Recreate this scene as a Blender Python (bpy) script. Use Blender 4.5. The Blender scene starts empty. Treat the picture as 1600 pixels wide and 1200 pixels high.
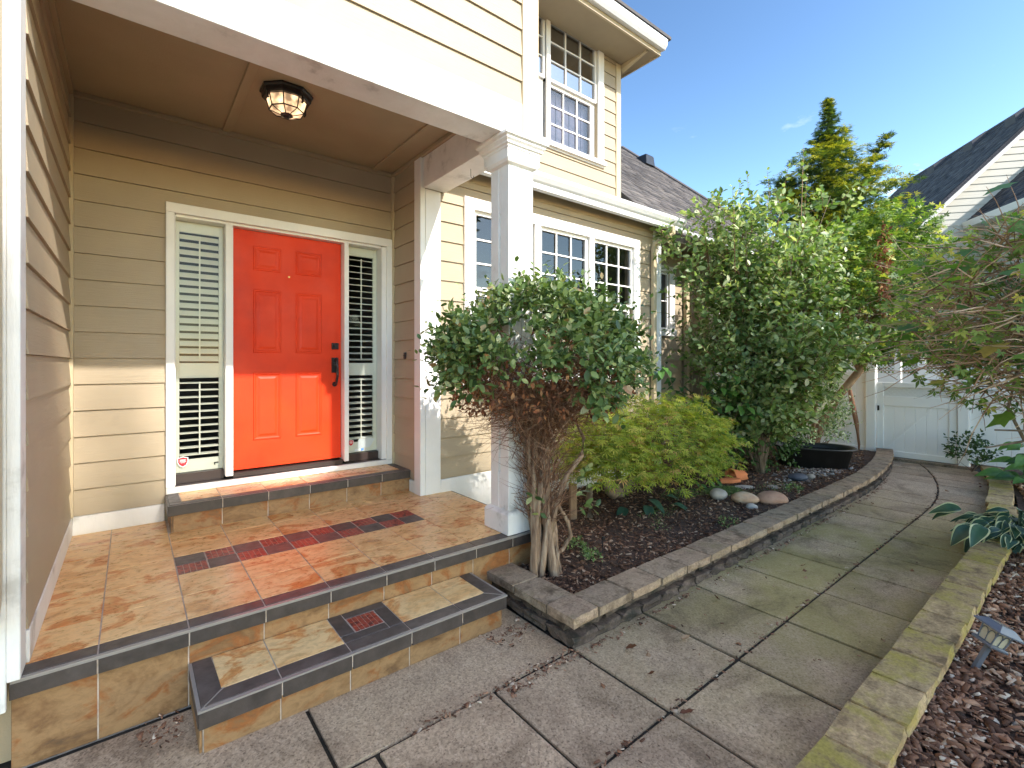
import bpy, bmesh, math, random
import numpy as np
from mathutils import Vector, Matrix

random.seed(7)
rng = np.random.default_rng(11)
SC = bpy.context.scene
COL = SC.collection

# ------------------------------------------------------------------ camera
cam_d = bpy.data.cameras.new("camera")
cam = bpy.data.objects.new("camera", cam_d)
COL.objects.link(cam)
cam.location = (0, 0, 1.56)
cam.rotation_euler = (math.radians(90), 0, -0.6715)
cam_d.sensor_width = 36.0
cam_d.lens = 749.6 / 1600 * 36
cam_d.shift_y = -0.0205
cam_d.clip_start = 0.05
cam_d.clip_end = 2000
SC.camera = cam

# ------------------------------------------------------------------ light
SUN_EL = math.radians(39.5)
SUN_AZ = math.radians(17)            # from -Y towards +X
to_sun = Vector((math.sin(SUN_AZ) * math.cos(SUN_EL), -math.cos(SUN_AZ) * math.cos(SUN_EL), math.sin(SUN_EL)))
sun_d = bpy.data.lights.new("sun", 'SUN')
sun_d.energy = 2.15
sun_d.angle = math.radians(0.9)
sun_d.color = (1.0, 0.94, 0.87)
sun = bpy.data.objects.new("sun", sun_d)
COL.objects.link(sun)
sun.rotation_euler = to_sun.to_track_quat('Z', 'Y').to_euler()
sun.location = (4, -12, 12)

world = bpy.data.worlds.new("World")
SC.world = world
world.use_nodes = True
wn, wl = world.node_tree.nodes, world.node_tree.links
wn.clear()
w_out = wn.new("ShaderNodeOutputWorld")
w_bg = wn.new("ShaderNodeBackground")
w_bg.inputs[1].default_value = 0.15
sky = wn.new("ShaderNodeTexSky")
sky.sky_type = 'NISHITA'
sky.sun_disc = False
sky.sun_elevation = SUN_EL
sky.sun_rotation = math.pi - SUN_AZ
sky.air_density = 1.0
sky.dust_density = 0.6
sky.ozone_density = 1.5
# a few small fair-weather clouds low in the sky
tc = wn.new("ShaderNodeTexCoord")
mp = wn.new("ShaderNodeMapping")
mp.inputs['Scale'].default_value = (1, 1, 2.6)
wl.new(tc.outputs['Generated'], mp.inputs['Vector'])
cn = wn.new("ShaderNodeTexNoise")
cn.inputs['Scale'].default_value = 9.0
cn.inputs['Detail'].default_value = 7
cn.inputs['Roughness'].default_value = 0.55
wl.new(mp.outputs[0], cn.inputs['Vector'])
cr = wn.new("ShaderNodeValToRGB")
cr.color_ramp.elements[0].position = 0.62
cr.color_ramp.elements[1].position = 0.76
wl.new(cn.outputs[0], cr.inputs[0])
sx = wn.new("ShaderNodeSeparateXYZ")
wl.new(tc.outputs['Generated'], sx.inputs[0])
band = wn.new("ShaderNodeMapRange")
band.inputs['From Min'].default_value = 0.44
band.inputs['From Max'].default_value = 0.28
wl.new(sx.outputs['Z'], band.inputs['Value'])
mul = wn.new("ShaderNodeMath"); mul.operation = 'MULTIPLY'
wl.new(cr.outputs[0], mul.inputs[0]); wl.new(band.outputs[0], mul.inputs[1])
mixc = wn.new("ShaderNodeMixRGB")
mixc.inputs[2].default_value = (3.4, 3.5, 3.6, 1)
wl.new(mul.outputs[0], mixc.inputs[0])
gam = wn.new("ShaderNodeGamma"); gam.inputs[1].default_value = 1.62
wl.new(sky.outputs[0], gam.inputs[0])
gsc = wn.new("ShaderNodeMixRGB"); gsc.blend_type = 'MULTIPLY'; gsc.inputs[0].default_value = 1; gsc.inputs[2].default_value = (0.362, 0.330, 0.262, 1)
wl.new(gam.outputs[0], gsc.inputs[1])
wl.new(gsc.outputs[0], mixc.inputs[1])
wl.new(mixc.outputs[0], w_bg.inputs[0])
wl.new(w_bg.outputs[0], w_out.inputs[0])

SC.view_settings.view_transform = 'Standard'
SC.view_settings.look = 'None'
SC.view_settings.gamma = 1
SC.view_settings.use_curve_mapping = False
SC.view_settings.exposure = 1.97

# ------------------------------------------------------------------ materials
def nt(name):
    m = bpy.data.materials.new(name)
    m.use_nodes = True
    n, l = m.node_tree.nodes, m.node_tree.links
    n.clear()
    out = n.new("ShaderNodeOutputMaterial")
    b = n.new("ShaderNodeBsdfPrincipled")
    l.new(b.outputs[0], out.inputs[0])
    return m, n, l, b, out

def noise(n, l, vec, scale, detail=4, rough=0.55, stretch=None, dist=0.0):
    if stretch:
        mpn = n.new("ShaderNodeMapping")
        mpn.inputs['Scale'].default_value = stretch
        l.new(vec, mpn.inputs['Vector'])
        vec = mpn.outputs[0]
    t = n.new("ShaderNodeTexNoise")
    t.inputs['Scale'].default_value = scale
    t.inputs['Detail'].default_value = detail
    t.inputs['Roughness'].default_value = rough
    t.inputs['Distortion'].default_value = dist
    l.new(vec, t.inputs['Vector'])
    return t.outputs[0]

def ramp(n, l, fac, cols):
    r = n.new("ShaderNodeValToRGB")
    e = r.color_ramp.elements
    while len(e) < len(cols): e.new(0.5)
    for i, (p, c) in enumerate(cols):
        e[i].position = p; e[i].color = (*c, 1)
    l.new(fac, r.inputs[0])
    return r.outputs[0]

def mixrgb(n, l, fac, a, b, mode='MIX'):
    x = n.new("ShaderNodeMixRGB"); x.blend_type = mode
    for sock, v in ((0, fac), (1, a), (2, b)):
        if isinstance(v, (int, float)): x.inputs[sock].default_value = v
        elif isinstance(v, tuple): x.inputs[sock].default_value = (*v, 1)
        else: l.new(v, x.inputs[sock])
    return x.outputs[0]

def posvec(n, l, rnd=0.0):
    g = n.new("ShaderNodeNewGeometry")
    v = g.outputs['Position']
    if rnd:
        oi = n.new("ShaderNodeObjectInfo")
        s = n.new("ShaderNodeMath"); s.operation = 'MULTIPLY'; s.inputs[1].default_value = rnd
        l.new(oi.outputs['Random'], s.inputs[0])
        a = n.new("ShaderNodeVectorMath"); a.operation = 'ADD'
        l.new(v, a.inputs[0]); l.new(s.outputs[0], a.inputs[1])
        v = a.outputs[0]
    return v

def bump(n, l, b, h, strength, dist=0.01):
    k = n.new("ShaderNodeBump")
    k.inputs['Strength'].default_value = strength
    k.inputs['Distance'].default_value = dist
    l.new(h, k.inputs['Height'])
    l.new(k.outputs[0], b.inputs['Normal'])

def surf(name, cols, scale=5, detail=5, rough=0.5, bs=0.0, bscale=40, stretch=None, bstretch=None, rnd=0.0,
         objvar=0.0, dist=0.0, spec=0.5, metal=0.0, coat=0.0, rough2=None):
    m, n, l, b, out = nt(name)
    v = posvec(n, l, rnd)
    c = ramp(n, l, noise(n, l, v, scale, detail, 0.6, stretch, dist), cols)
    if objvar:
        oi = n.new("ShaderNodeObjectInfo")
        mr = n.new("ShaderNodeMapRange")
        mr.inputs['To Min'].default_value = 1 - objvar
        mr.inputs['To Max'].default_value = 1 + objvar
        l.new(oi.outputs['Random'], mr.inputs['Value'])
        hs = n.new("ShaderNodeHueSaturation")
        l.new(mr.outputs[0], hs.inputs['Value']); l.new(c, hs.inputs['Color'])
        c = hs.outputs[0]
    l.new(c, b.inputs['Base Color'])
    b.inputs['Roughness'].default_value = rough
    if rough2 is not None:
        mr2 = n.new("ShaderNodeMapRange")
        mr2.inputs['From Min'].default_value = 0.35; mr2.inputs['From Max'].default_value = 0.65
        mr2.inputs['To Min'].default_value = rough; mr2.inputs['To Max'].default_value = rough2
        l.new(noise(n, l, v, scale * 1.7, 4), mr2.inputs['Value'])
        l.new(mr2.outputs[0], b.inputs['Roughness'])
    b.inputs['Specular IOR Level'].default_value = spec
    b.inputs['Metallic'].default_value = metal
    b.inputs['Coat Weight'].default_value = coat
    if bs:
        bump(n, l, b, noise(n, l, v, bscale, 4, 0.6, bstretch), bs)
    return m

def flat(name, col, rough=0.5, metal=0.0, spec=0.5):
    return surf(name, [(0.3, tuple(x * 0.93 for x in col)), (0.7, col)], scale=8, rough=rough, metal=metal, spec=spec)

SID = (0.42, 0.34, 0.232)
def siding(name, stretch):
    m, n, l, b, out = nt(name)
    v = posvec(n, l, 3.0)
    c = ramp(n, l, noise(n, l, v, 3, 3), [(0.3, tuple(x * 0.93 for x in SID)), (0.7, SID)])
    l.new(c, b.inputs['Base Color'])
    b.inputs['Roughness'].default_value = 0.55
    b.inputs['Specular IOR Level'].default_value = 0.35
    bump(n, l, b, noise(n, l, v, 14, 5, 0.65, stretch, 0.6), 0.35, 0.006)
    return m
M_SIDX = siding("siding_paint_grain_x", (0.35, 1, 9))
M_SIDY = siding("siding_paint_grain_y", (1, 0.35, 9))
M_NSID = surf("pale_siding_paint", [(0.3, (0.60, 0.58, 0.50)), (0.7, (0.64, 0.62, 0.54))], scale=2, rough=0.6, bs=0.1, bscale=30)
M_SOFFIT = surf("soffit_paint", [(0.3, (0.36, 0.285, 0.18)), (0.7, (0.40, 0.315, 0.20))], scale=3, rough=0.65, bs=0.25, bscale=120)
M_BEIGE = surf("beige_trim_paint", [(0.3, (0.50, 0.41, 0.26)), (0.7, (0.54, 0.44, 0.285))], scale=4, rough=0.5, bs=0.1, bscale=60)
M_WHITE = surf("white_trim_paint", [(0.25, (0.76, 0.74, 0.70)), (0.6, (0.84, 0.82, 0.78))], scale=3, rough=0.45, bs=0.15, bscale=25, bstretch=(1, 1, 0.2))
M_WHITE_WORN = surf("worn_white_paint", [(0.30, (0.52, 0.50, 0.46)), (0.42, (0.76, 0.74, 0.70)), (0.7, (0.84, 0.82, 0.785))], scale=5, rough=0.5, bs=0.35, bscale=35, bstretch=(1, 1, 0.15))
M_VINYL = surf("white_vinyl", [(0.3, (0.86, 0.84, 0.80)), (0.7, (0.90, 0.88, 0.85))], scale=2, rough=0.35)
M_GUTTER = surf("white_gutter_metal", [(0.3, (0.74, 0.75, 0.75)), (0.65, (0.80, 0.80, 0.80))], scale=6, rough=0.35)
M_CREAM = surf("cream_shutter_paint", [(0.3, (0.72, 0.71, 0.60)), (0.7, (0.78, 0.77, 0.66))], scale=4, rough=0.45)
M_RED = surf("red_orange_door_paint", [(0.28, (0.60, 0.030, 0.003)), (0.5, (0.72, 0.041, 0.004)), (0.7, (0.78, 0.050, 0.005))], scale=2.2, detail=8, rough=0.42, rough2=0.6, spec=0.32, bs=0.12, bscale=25, bstretch=(6, 6, 0.6))
M_BLACK = flat("black_metal", (0.018, 0.017, 0.018), rough=0.35)
M_BRONZE = flat("dark_bronze_threshold", (0.06, 0.045, 0.042), rough=0.3, metal=0.4)
M_DARKROOM = flat("room_wall", (0.10, 0.095, 0.095), rough=0.9)
M_BLIND = surf("grey_curtain", [(0.3, (0.30, 0.29, 0.36)), (0.7, (0.40, 0.39, 0.47))], scale=3, rough=0.9, bs=0.6, bscale=10, bstretch=(5, 5, 0.3))
M_PLASTIC = surf("black_plastic", [(0.3, (0.014, 0.014, 0.015)), (0.7, (0.025, 0.025, 0.027))], scale=9, rough=0.38, bs=0.1, bscale=60)
M_TERRA = surf("terracotta", [(0.3, (0.55, 0.16, 0.05)), (0.7, (0.66, 0.22, 0.08))], scale=12, rough=0.8, bs=0.2, bscale=60)
M_GREYPL = flat("grey_plastic", (0.13, 0.14, 0.17), rough=0.45)
M_GROUT = surf("grout", [(0.3, (0.40, 0.31, 0.24)), (0.7, (0.62, 0.53, 0.45))], scale=20, rough=0.9, bs=0.3, bscale=150)

def tile_mat(name, hi, mid, rust, dark, rough, rough2):
    m, n, l, b, out = nt(name)
    v = posvec(n, l, 9.0)
    a = noise(n, l, v, 3.0, 8, 0.66, (1.0, 1.5, 1.5), 0.7)
    c = ramp(n, l, a, [(0.28, dark), (0.38, mid), (0.47, hi), (0.53, hi), (0.60, rust), (0.66, mid), (0.76, hi)])
    k = noise(n, l, v, 26, 7, 0.72, (0.75, 1.2, 1.2), 0.6)
    c2 = mixrgb(n, l, 0.55, c, ramp(n, l, k, [(0.30, (0.50, 0.40, 0.33)), (0.56, (1.12, 1.10, 1.08))]), 'MULTIPLY')
    l.new(c2, b.inputs['Base Color'])
    mr = n.new("ShaderNodeMapRange")
    mr.inputs['From Min'].default_value = 0.3; mr.inputs['From Max'].default_value = 0.7
    mr.inputs['To Min'].default_value = rough; mr.inputs['To Max'].default_value = rough2
    l.new(k, mr.inputs['Value']); l.new(mr.outputs[0], b.inputs['Roughness'])
    bump(n, l, b, k, 0.10, 0.004)
    return m
M_TILE = tile_mat("rust_slate_tile", (0.80, 0.50, 0.22), (0.66, 0.34, 0.12), (0.58, 0.19, 0.04), (0.38, 0.20, 0.10), 0.22, 0.42)
M_TILE_STEP = tile_mat("gold_slate_tile", (0.84, 0.57, 0.27), (0.76, 0.45, 0.18), (0.64, 0.26, 0.07), (0.42, 0.26, 0.15), 0.34, 0.5)
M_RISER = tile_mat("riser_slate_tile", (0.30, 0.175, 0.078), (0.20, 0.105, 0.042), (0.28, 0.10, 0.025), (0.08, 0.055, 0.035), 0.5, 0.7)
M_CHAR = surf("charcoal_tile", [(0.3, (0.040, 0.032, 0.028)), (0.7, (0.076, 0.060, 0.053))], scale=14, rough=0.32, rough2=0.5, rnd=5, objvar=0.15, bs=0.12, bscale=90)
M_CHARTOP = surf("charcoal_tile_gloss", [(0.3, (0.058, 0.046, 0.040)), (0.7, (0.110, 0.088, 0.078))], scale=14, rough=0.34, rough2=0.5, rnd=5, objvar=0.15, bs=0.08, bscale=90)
M_MOSAIC = surf("red_mosaic", [(0.35, (0.24, 0.03, 0.02)), (0.5, (0.42, 0.075, 0.042)), (0.65, (0.13, 0.025, 0.022))], scale=26, detail=1, rough=0.35)
M_MOSGROUT = flat("pale_grout", (0.50, 0.42, 0.34), rough=0.9)

def slab_mat():
    m, n, l, b, out = nt("exposed_aggregate_concrete")
    v = posvec(n, l, 0)
    vo = n.new("ShaderNodeTexVoronoi"); vo.inputs['Scale'].default_value = 120
    l.new(v, vo.inputs['Vector'])
    peb = ramp(n, l, vo.outputs['Color'], [(0.15, (0.24, 0.17, 0.115)), (0.45, (0.50, 0.37, 0.25)), (0.75, (0.64, 0.485, 0.34)), (0.95, (0.72, 0.58, 0.44))])
    fine = noise(n, l, v, 60, 4, 0.7)
    c = mixrgb(n, l, 0.5, peb, ramp(n, l, fine, [(0.35, (0.36, 0.26, 0.178)), (0.65, (0.56, 0.42, 0.295))]))
    pits = ramp(n, l, noise(n, l, v, 85, 3, 0.6), [(0.33, (0.30, 0.26, 0.23)), (0.42, (1, 1, 1))])
    c = mixrgb(n, l, 0.75, c, pits, 'MULTIPLY')
    # algae: a broad green film, strongest along the middle of the path
    al = noise(n, l, v, 1.7, 5, 0.6)
    sx = n.new("ShaderNodeSeparateXYZ"); l.new(v, sx.inputs[0])
    mr = n.new("ShaderNodeMapRange")
    mr.inputs['From Min'].default_value = 1.6; mr.inputs['From Max'].default_value = 3.2
    mr.inputs['To Min'].default_value = 0.05; mr.inputs['To Max'].default_value = 1.0
    l.new(sx.outputs['X'], mr.inputs['Value'])
    mr3 = n.new("ShaderNodeMapRange")
    mr3.inputs['From Min'].default_value = 7.6; mr3.inputs['From Max'].default_value = 5.4
    l.new(sx.outputs['X'], mr3.inputs['Value'])
    fa = n.new("ShaderNodeMapRange")
    fa.inputs['From Min'].default_value = 0.30; fa.inputs['From Max'].default_value = 0.56
    l.new(al, fa.inputs['Value'])
    mm = n.new("ShaderNodeMath"); mm.operation = 'MULTIPLY'; l.new(mr.outputs[0], mm.inputs[0]); l.new(fa.outputs[0], mm.inputs[1])
    mm2 = n.new("ShaderNodeMath"); mm2.operation = 'MULTIPLY'; l.new(mm.outputs[0], mm2.inputs[0]); l.new(mr3.outputs[0], mm2.inputs[1])
    mm3 = n.new("ShaderNodeMath"); mm3.operation = 'MULTIPLY'; l.new(mm2.outputs[0], mm3.inputs[0]); mm3.inputs[1].default_value = 0.95
    c = mixrgb(n, l, mm3.outputs[0], c, mixrgb(n, l, 0.30, (0.27, 0.235, 0.055), c, 'MIX'), 'MIX')
    # dirt blotches
    dz = ramp(n, l, noise(n, l, v, 2.3, 8, 0.7, None, 0.8), [(0.34, (0.50, 0.45, 0.40)), (0.47, (0.92, 0.88, 0.84)), (0.58, (1.08, 1.05, 1.0)), (0.8, (1.18, 1.14, 1.08))])
    oi2 = n.new('ShaderNodeObjectInfo')
    c = mixrgb(n, l, 1.0, c, ramp(n, l, oi2.outputs['Random'], [(0, (0.86, 0.84, 0.80)), (1, (1.10, 1.08, 1.05))]), 'MULTIPLY')
    c = mixrgb(n, l, 0.85, c, dz, 'MULTIPLY')
    l.new(c, b.inputs['Base Color'])
    b.inputs['Roughness'].default_value = 0.85
    bump(n, l, b, mixrgb(n, l, 0.5, vo.outputs['Distance'], fine), 0.6, 0.004)
    return m
M_SLAB = slab_mat()

def stone_mat(name, a, bb, moss, mossamt):
    m, n, l, b, out = nt(name)
    v = posvec(n, l, 0)
    c = ramp(n, l, noise(n, l, v, 26, 6, 0.7), [(0.3, a), (0.7, bb)])
    oi = n.new("ShaderNodeObjectInfo")
    tint = ramp(n, l, oi.outputs['Random'], [(0.0, (0.86, 0.80, 0.78)), (0.5, (1.0, 0.98, 0.95)), (1.0, (1.12, 1.04, 1.0))])
    c = mixrgb(n, l, 1.0, c, tint, 'MULTIPLY')
    lo = 0.62 - 0.35 * mossamt
    f = ramp(n, l, noise(n, l, v, 4.5, 7, 0.68), [(lo, (0, 0, 0)), (lo + 0.16, (1, 1, 1))])
    c = mixrgb(n, l, f, c, moss)
    c = mixrgb(n, l, 0.7, c, ramp(n, l, noise(n, l, v, 75, 4, 0.7), [(0.32, (0.55, 0.52, 0.48)), (0.6, (1.12, 1.10, 1.06))]), 'MULTIPLY')
    f2 = ramp(n, l, noise(n, l, v, 9, 5, 0.6), [(0.32, (0.30, 0.27, 0.22)), (0.50, (1, 1, 1))])
    c = mixrgb(n, l, 0.8, c, f2, 'MULTIPLY')
    l.new(c, b.inputs['Base Color'])
    b.inputs['Roughness'].default_value = 0.88
    bump(n, l, b, noise(n, l, v, 60, 5, 0.75), 0.7, 0.006)
    return m
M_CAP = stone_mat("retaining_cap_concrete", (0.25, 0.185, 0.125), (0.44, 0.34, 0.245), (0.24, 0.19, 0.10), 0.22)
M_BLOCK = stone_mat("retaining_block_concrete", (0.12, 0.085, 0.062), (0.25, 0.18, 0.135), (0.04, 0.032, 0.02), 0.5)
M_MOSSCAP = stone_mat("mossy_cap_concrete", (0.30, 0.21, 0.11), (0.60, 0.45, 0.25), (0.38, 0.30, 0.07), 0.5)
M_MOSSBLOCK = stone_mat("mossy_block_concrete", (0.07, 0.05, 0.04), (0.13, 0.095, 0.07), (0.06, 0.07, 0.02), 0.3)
M_SOIL = surf("dark_soil", [(0.3, (0.028, 0.016, 0.010)), (0.55, (0.075, 0.042, 0.026)), (0.8, (0.13, 0.08, 0.05))], scale=30, rough=0.95, bs=1.0, bscale=60)
M_GROUND = surf("bare_ground", [(0.3, (0.05, 0.04, 0.028)), (0.7, (0.10, 0.085, 0.05))], scale=6, rough=0.95, bs=0.5, bscale=30)
M_JOINT = surf("joint_dirt", [(0.3, (0.018, 0.014, 0.010)), (0.7, (0.045, 0.035, 0.022))], scale=40, rough=0.95, bs=0.8, bscale=120)

def island_mat(name, cols, rough=0.6, trans=0.0, tcol=None, bs=0.0, coat=0.0, spec=0.4):
    """colour picked per loose piece (leaf, chip, shingle) of one mesh"""
    m, n, l, b, out = nt(name)
    g = n.new("ShaderNodeNewGeometry")
    r = g.outputs['Random Per Island']
    c = ramp(n, l, r, cols)
    c = mixrgb(n, l, 0.5, c, ramp(n, l, noise(n, l, g.outputs['Position'], 3.0, 3), [(0.3, (0.75, 0.78, 0.75)), (0.7, (1.15, 1.12, 1.1))]), 'MULTIPLY')
    l.new(c, b.inputs['Base Color'])
    b.inputs['Roughness'].default_value = rough
    b.inputs['Specular IOR Level'].default_value = spec
    b.inputs['Coat Weight'].default_value = coat
    if bs: bump(n, l, b, noise(n, l, g.outputs['Position'], 120, 3), bs, 0.004)
    if trans:
        t = n.new("ShaderNodeBsdfTranslucent")
        l.new(mixrgb(n, l, 1.0, c, tcol or (1.5, 1.7, 0.6), 'MULTIPLY'), t.inputs[0])
        mx = n.new("ShaderNodeMixShader"); mx.inputs[0].default_value = trans
        l.new(b.outputs[0], mx.inputs[1]); l.new(t.outputs[0], mx.inputs[2])
        l.new(mx.outputs[0], out.inputs[0])
    return m

def objleaf_mat(name, cols, rough=0.45, trans=0.25, veins=False):
    m, n, l, b, out = nt(name)
    oi = n.new("ShaderNodeObjectInfo")
    c = ramp(n, l, oi.outputs['Random'], cols)
    v = posvec(n, l, 2)
    c = mixrgb(n, l, 0.6, c, ramp(n, l, noise(n, l, v, 30, 4), [(0.3, (0.7, 0.72, 0.7)), (0.7, (1.2, 1.2, 1.1))]), 'MULTIPLY')
    l.new(c, b.inputs['Base Color'])
    b.inputs['Roughness'].default_value = rough
    t = n.new("ShaderNodeBsdfTranslucent")
    l.new(mixrgb(n, l, 1.0, c, (1.4, 1.7, 0.6), 'MULTIPLY'), t.inputs[0])
    mx = n.new("ShaderNodeMixShader"); mx.inputs[0].default_value = trans
    l.new(b.outputs[0], mx.inputs[1]); l.new(t.outputs[0], mx.inputs[2])
    l.new(mx.outputs[0], out.inputs[0])
    return m

M_VINELEAF = island_mat("vine_leaf", [(0.0, (0.045, 0.085, 0.022)), (0.35, (0.10, 0.165, 0.05)), (0.7, (0.20, 0.28, 0.09)), (0.92, (0.36, 0.42, 0.17)), (0.96, (0.50, 0.52, 0.30)), (1.0, (0.32, 0.14, 0.06))], rough=0.36, trans=0.18)
M_DRYLEAF = island_mat("dry_leaf", [(0.0, (0.12, 0.042, 0.02)), (0.6, (0.30, 0.11, 0.05)), (1.0, (0.46, 0.24, 0.11))], rough=0.8, trans=0.15, tcol=(1.3, 1.0, 0.7))
M_TWIG = island_mat("thin_twigs", [(0.0, (0.11, 0.050, 0.028)), (0.6, (0.26, 0.13, 0.075)), (1.0, (0.44, 0.28, 0.18))], rough=0.8)
M_MAPLELEAF = island_mat("lace_maple_leaf", [(0.0, (0.12, 0.19, 0.024)), (0.45, (0.30, 0.36, 0.045)), (0.88, (0.52, 0.50, 0.085)), (1.0, (0.50, 0.26, 0.11))], rough=0.55, trans=0.3)
M_GREYLEAF = island_mat("grey_green_leaf", [(0.0, (0.08, 0.15, 0.045)), (0.5, (0.21, 0.30, 0.11)), (0.85, (0.40, 0.47, 0.23)), (1.0, (0.66, 0.66, 0.46))], rough=0.42, trans=0.32)
M_VMLEAF = island_mat("vine_maple_leaf", [(0.0, (0.06, 0.13, 0.03)), (0.5, (0.16, 0.25, 0.055)), (0.88, (0.33, 0.42, 0.10)), (1.0, (0.62, 0.55, 0.12))], rough=0.5, trans=0.3)
M_VARLEAF = island_mat("variegated_leaf", [(0.0, (0.09, 0.17, 0.06)), (0.4, (0.25, 0.34, 0.16)), (1.0, (0.62, 0.64, 0.45))], rough=0.5, trans=0.2)
M_CONIFER = island_mat("golden_conifer_spray", [(0.0, (0.035, 0.08, 0.022)), (0.6, (0.10, 0.17, 0.04)), (1.0, (0.26, 0.31, 0.05))], rough=0.7, trans=0.15)
M_HEDGE = island_mat("dark_hedge_leaf", [(0.0, (0.02, 0.05, 0.015)), (1.0, (0.08, 0.15, 0.04))], rough=0.5, trans=0.2)
M_THYME = island_mat("creeping_thyme", [(0.0, (0.08, 0.15, 0.04)), (1.0, (0.22, 0.30, 0.10))], rough=0.7, trans=0.1)
M_CHIP = island_mat("bark_chip", [(0.0, (0.04, 0.019, 0.010)), (0.55, (0.15, 0.072, 0.038)), (0.85, (0.28, 0.145, 0.08)), (1.0, (0.50, 0.36, 0.24))], rough=0.85)
M_CHIPR = island_mat("red_bark_chip", [(0.0, (0.05, 0.022, 0.012)), (0.5, (0.24, 0.11, 0.06)), (0.85, (0.46, 0.25, 0.145)), (1.0, (0.75, 0.62, 0.47))], rough=0.85)
M_GRAVEL = island_mat("small_gravel", [(0.0, (0.08, 0.07, 0.065)), (0.6, (0.22, 0.19, 0.17)), (1.0, (0.48, 0.45, 0.42))], rough=0.8)
M_SHINGLE = island_mat("grey_shingle", [(0.0, (0.055, 0.052, 0.056)), (0.5, (0.095, 0.088, 0.09)), (1.0, (0.15, 0.138, 0.135))], rough=0.9, bs=0.4)
M_SHINGLE2 = island_mat("slate_blue_shingle", [(0.0, (0.040, 0.042, 0.055)), (0.5, (0.058, 0.061, 0.078)), (1.0, (0.085, 0.088, 0.105))], rough=0.9, bs=0.4)
M_BARK = surf("pale_vine_bark", [(0.25, (0.10, 0.058, 0.034)), (0.48, (0.27, 0.175, 0.11)), (0.75, (0.48, 0.37, 0.26))], scale=16, rough=0.85, bs=1.0, bscale=22, stretch=(3, 3, 0.35), bstretch=(4, 4, 0.4), detail=6)
M_BARK2 = surf("brown_bark", [(0.3, (0.12, 0.085, 0.055)), (0.7, (0.27, 0.21, 0.15))], scale=12, rough=0.85, bs=0.8, bscale=30, stretch=(2, 2, 0.5))
M_REDBARK = surf("tan_peeling_bark", [(0.3, (0.26, 0.13, 0.07)), (0.7, (0.50, 0.34, 0.22))], scale=7, rough=0.8, bs=0.8, bscale=20)
M_HYD = objleaf_mat("hydrangea_leaf", [(0.0, (0.035, 0.10, 0.025)), (0.6, (0.07, 0.18, 0.035)), (1.0, (0.14, 0.27, 0.05))])
M_HYDFL = island_mat("hydrangea_flower", [(0.0, (0.22, 0.27, 0.06)), (0.7, (0.36, 0.38, 0.12)), (1.0, (0.42, 0.30, 0.16))], rough=0.7, trans=0.2)
M_LOBE = objleaf_mat("lobed_leaf", [(0.0, (0.08, 0.17, 0.04)), (0.5, (0.18, 0.32, 0.06)), (0.85, (0.38, 0.50, 0.08)), (1.0, (0.45, 0.33, 0.09))], trans=0.35)
M_HOSTA = objleaf_mat("hosta_leaf_blade", [(0.0, (0.025, 0.065, 0.045)), (1.0, (0.055, 0.12, 0.075))], rough=0.38, trans=0.12)
M_HOSTAEDGE = objleaf_mat("hosta_leaf_margin", [(0.0, (0.42, 0.46, 0.24)), (1.0, (0.62, 0.62, 0.42))], rough=0.4, trans=0.15)
def rock(name, a, bb): return surf(name, [(0.3, a), (0.7, bb)], scale=9, detail=7, rough=0.7, bs=0.3, bscale=50)

def glass_mat(name, tint, base_refl, rough=0.0):
    m, n, l, b, out = nt(name)
    n.remove(b)
    tr = n.new("ShaderNodeBsdfTransparent"); tr.inputs[0].default_value = (*tint, 1)
    gl = n.new("ShaderNodeBsdfGlossy"); gl.inputs['Roughness'].default_value = rough
    fr = n.new("ShaderNodeFresnel"); fr.inputs[0].default_value = 1.5
    mr = n.new("ShaderNodeMapRange")
    mr.inputs['To Min'].default_value = base_refl; mr.inputs['To Max'].default_value = base_refl + 0.62
    l.new(fr.outputs[0], mr.inputs['Value'])
    g = n.new("ShaderNodeNewGeometry")
    bp = n.new("ShaderNodeBump"); bp.inputs['Strength'].default_value = 0.02; bp.inputs['Distance'].default_value = 0.02
    l.new(noise(n, l, g.outputs['Position'], 2.5, 2), bp.inputs['Height'])
    l.new(bp.outputs[0], gl.inputs['Normal'])
    mx = n.new("ShaderNodeMixShader")
    l.new(mr.outputs[0], mx.inputs[0]); l.new(tr.outputs[0], mx.inputs[1]); l.new(gl.outputs[0], mx.inputs[2])
    l.new(mx.outputs[0], out.inputs[0])
    return m
M_GLASS = glass_mat("clear_glass", (0.93, 0.95, 0.94), -0.01)
M_GLASSW = glass_mat("window_glass", (0.75, 0.78, 0.80), 0.05)
M_GLASSUP = glass_mat("sky_reflecting_glass", (0.7, 0.75, 0.8), 0.42)
M_GLASSSCREEN = glass_mat("screened_glass", (0.75, 0.75, 0.8), 0.10, 0.25)

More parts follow.
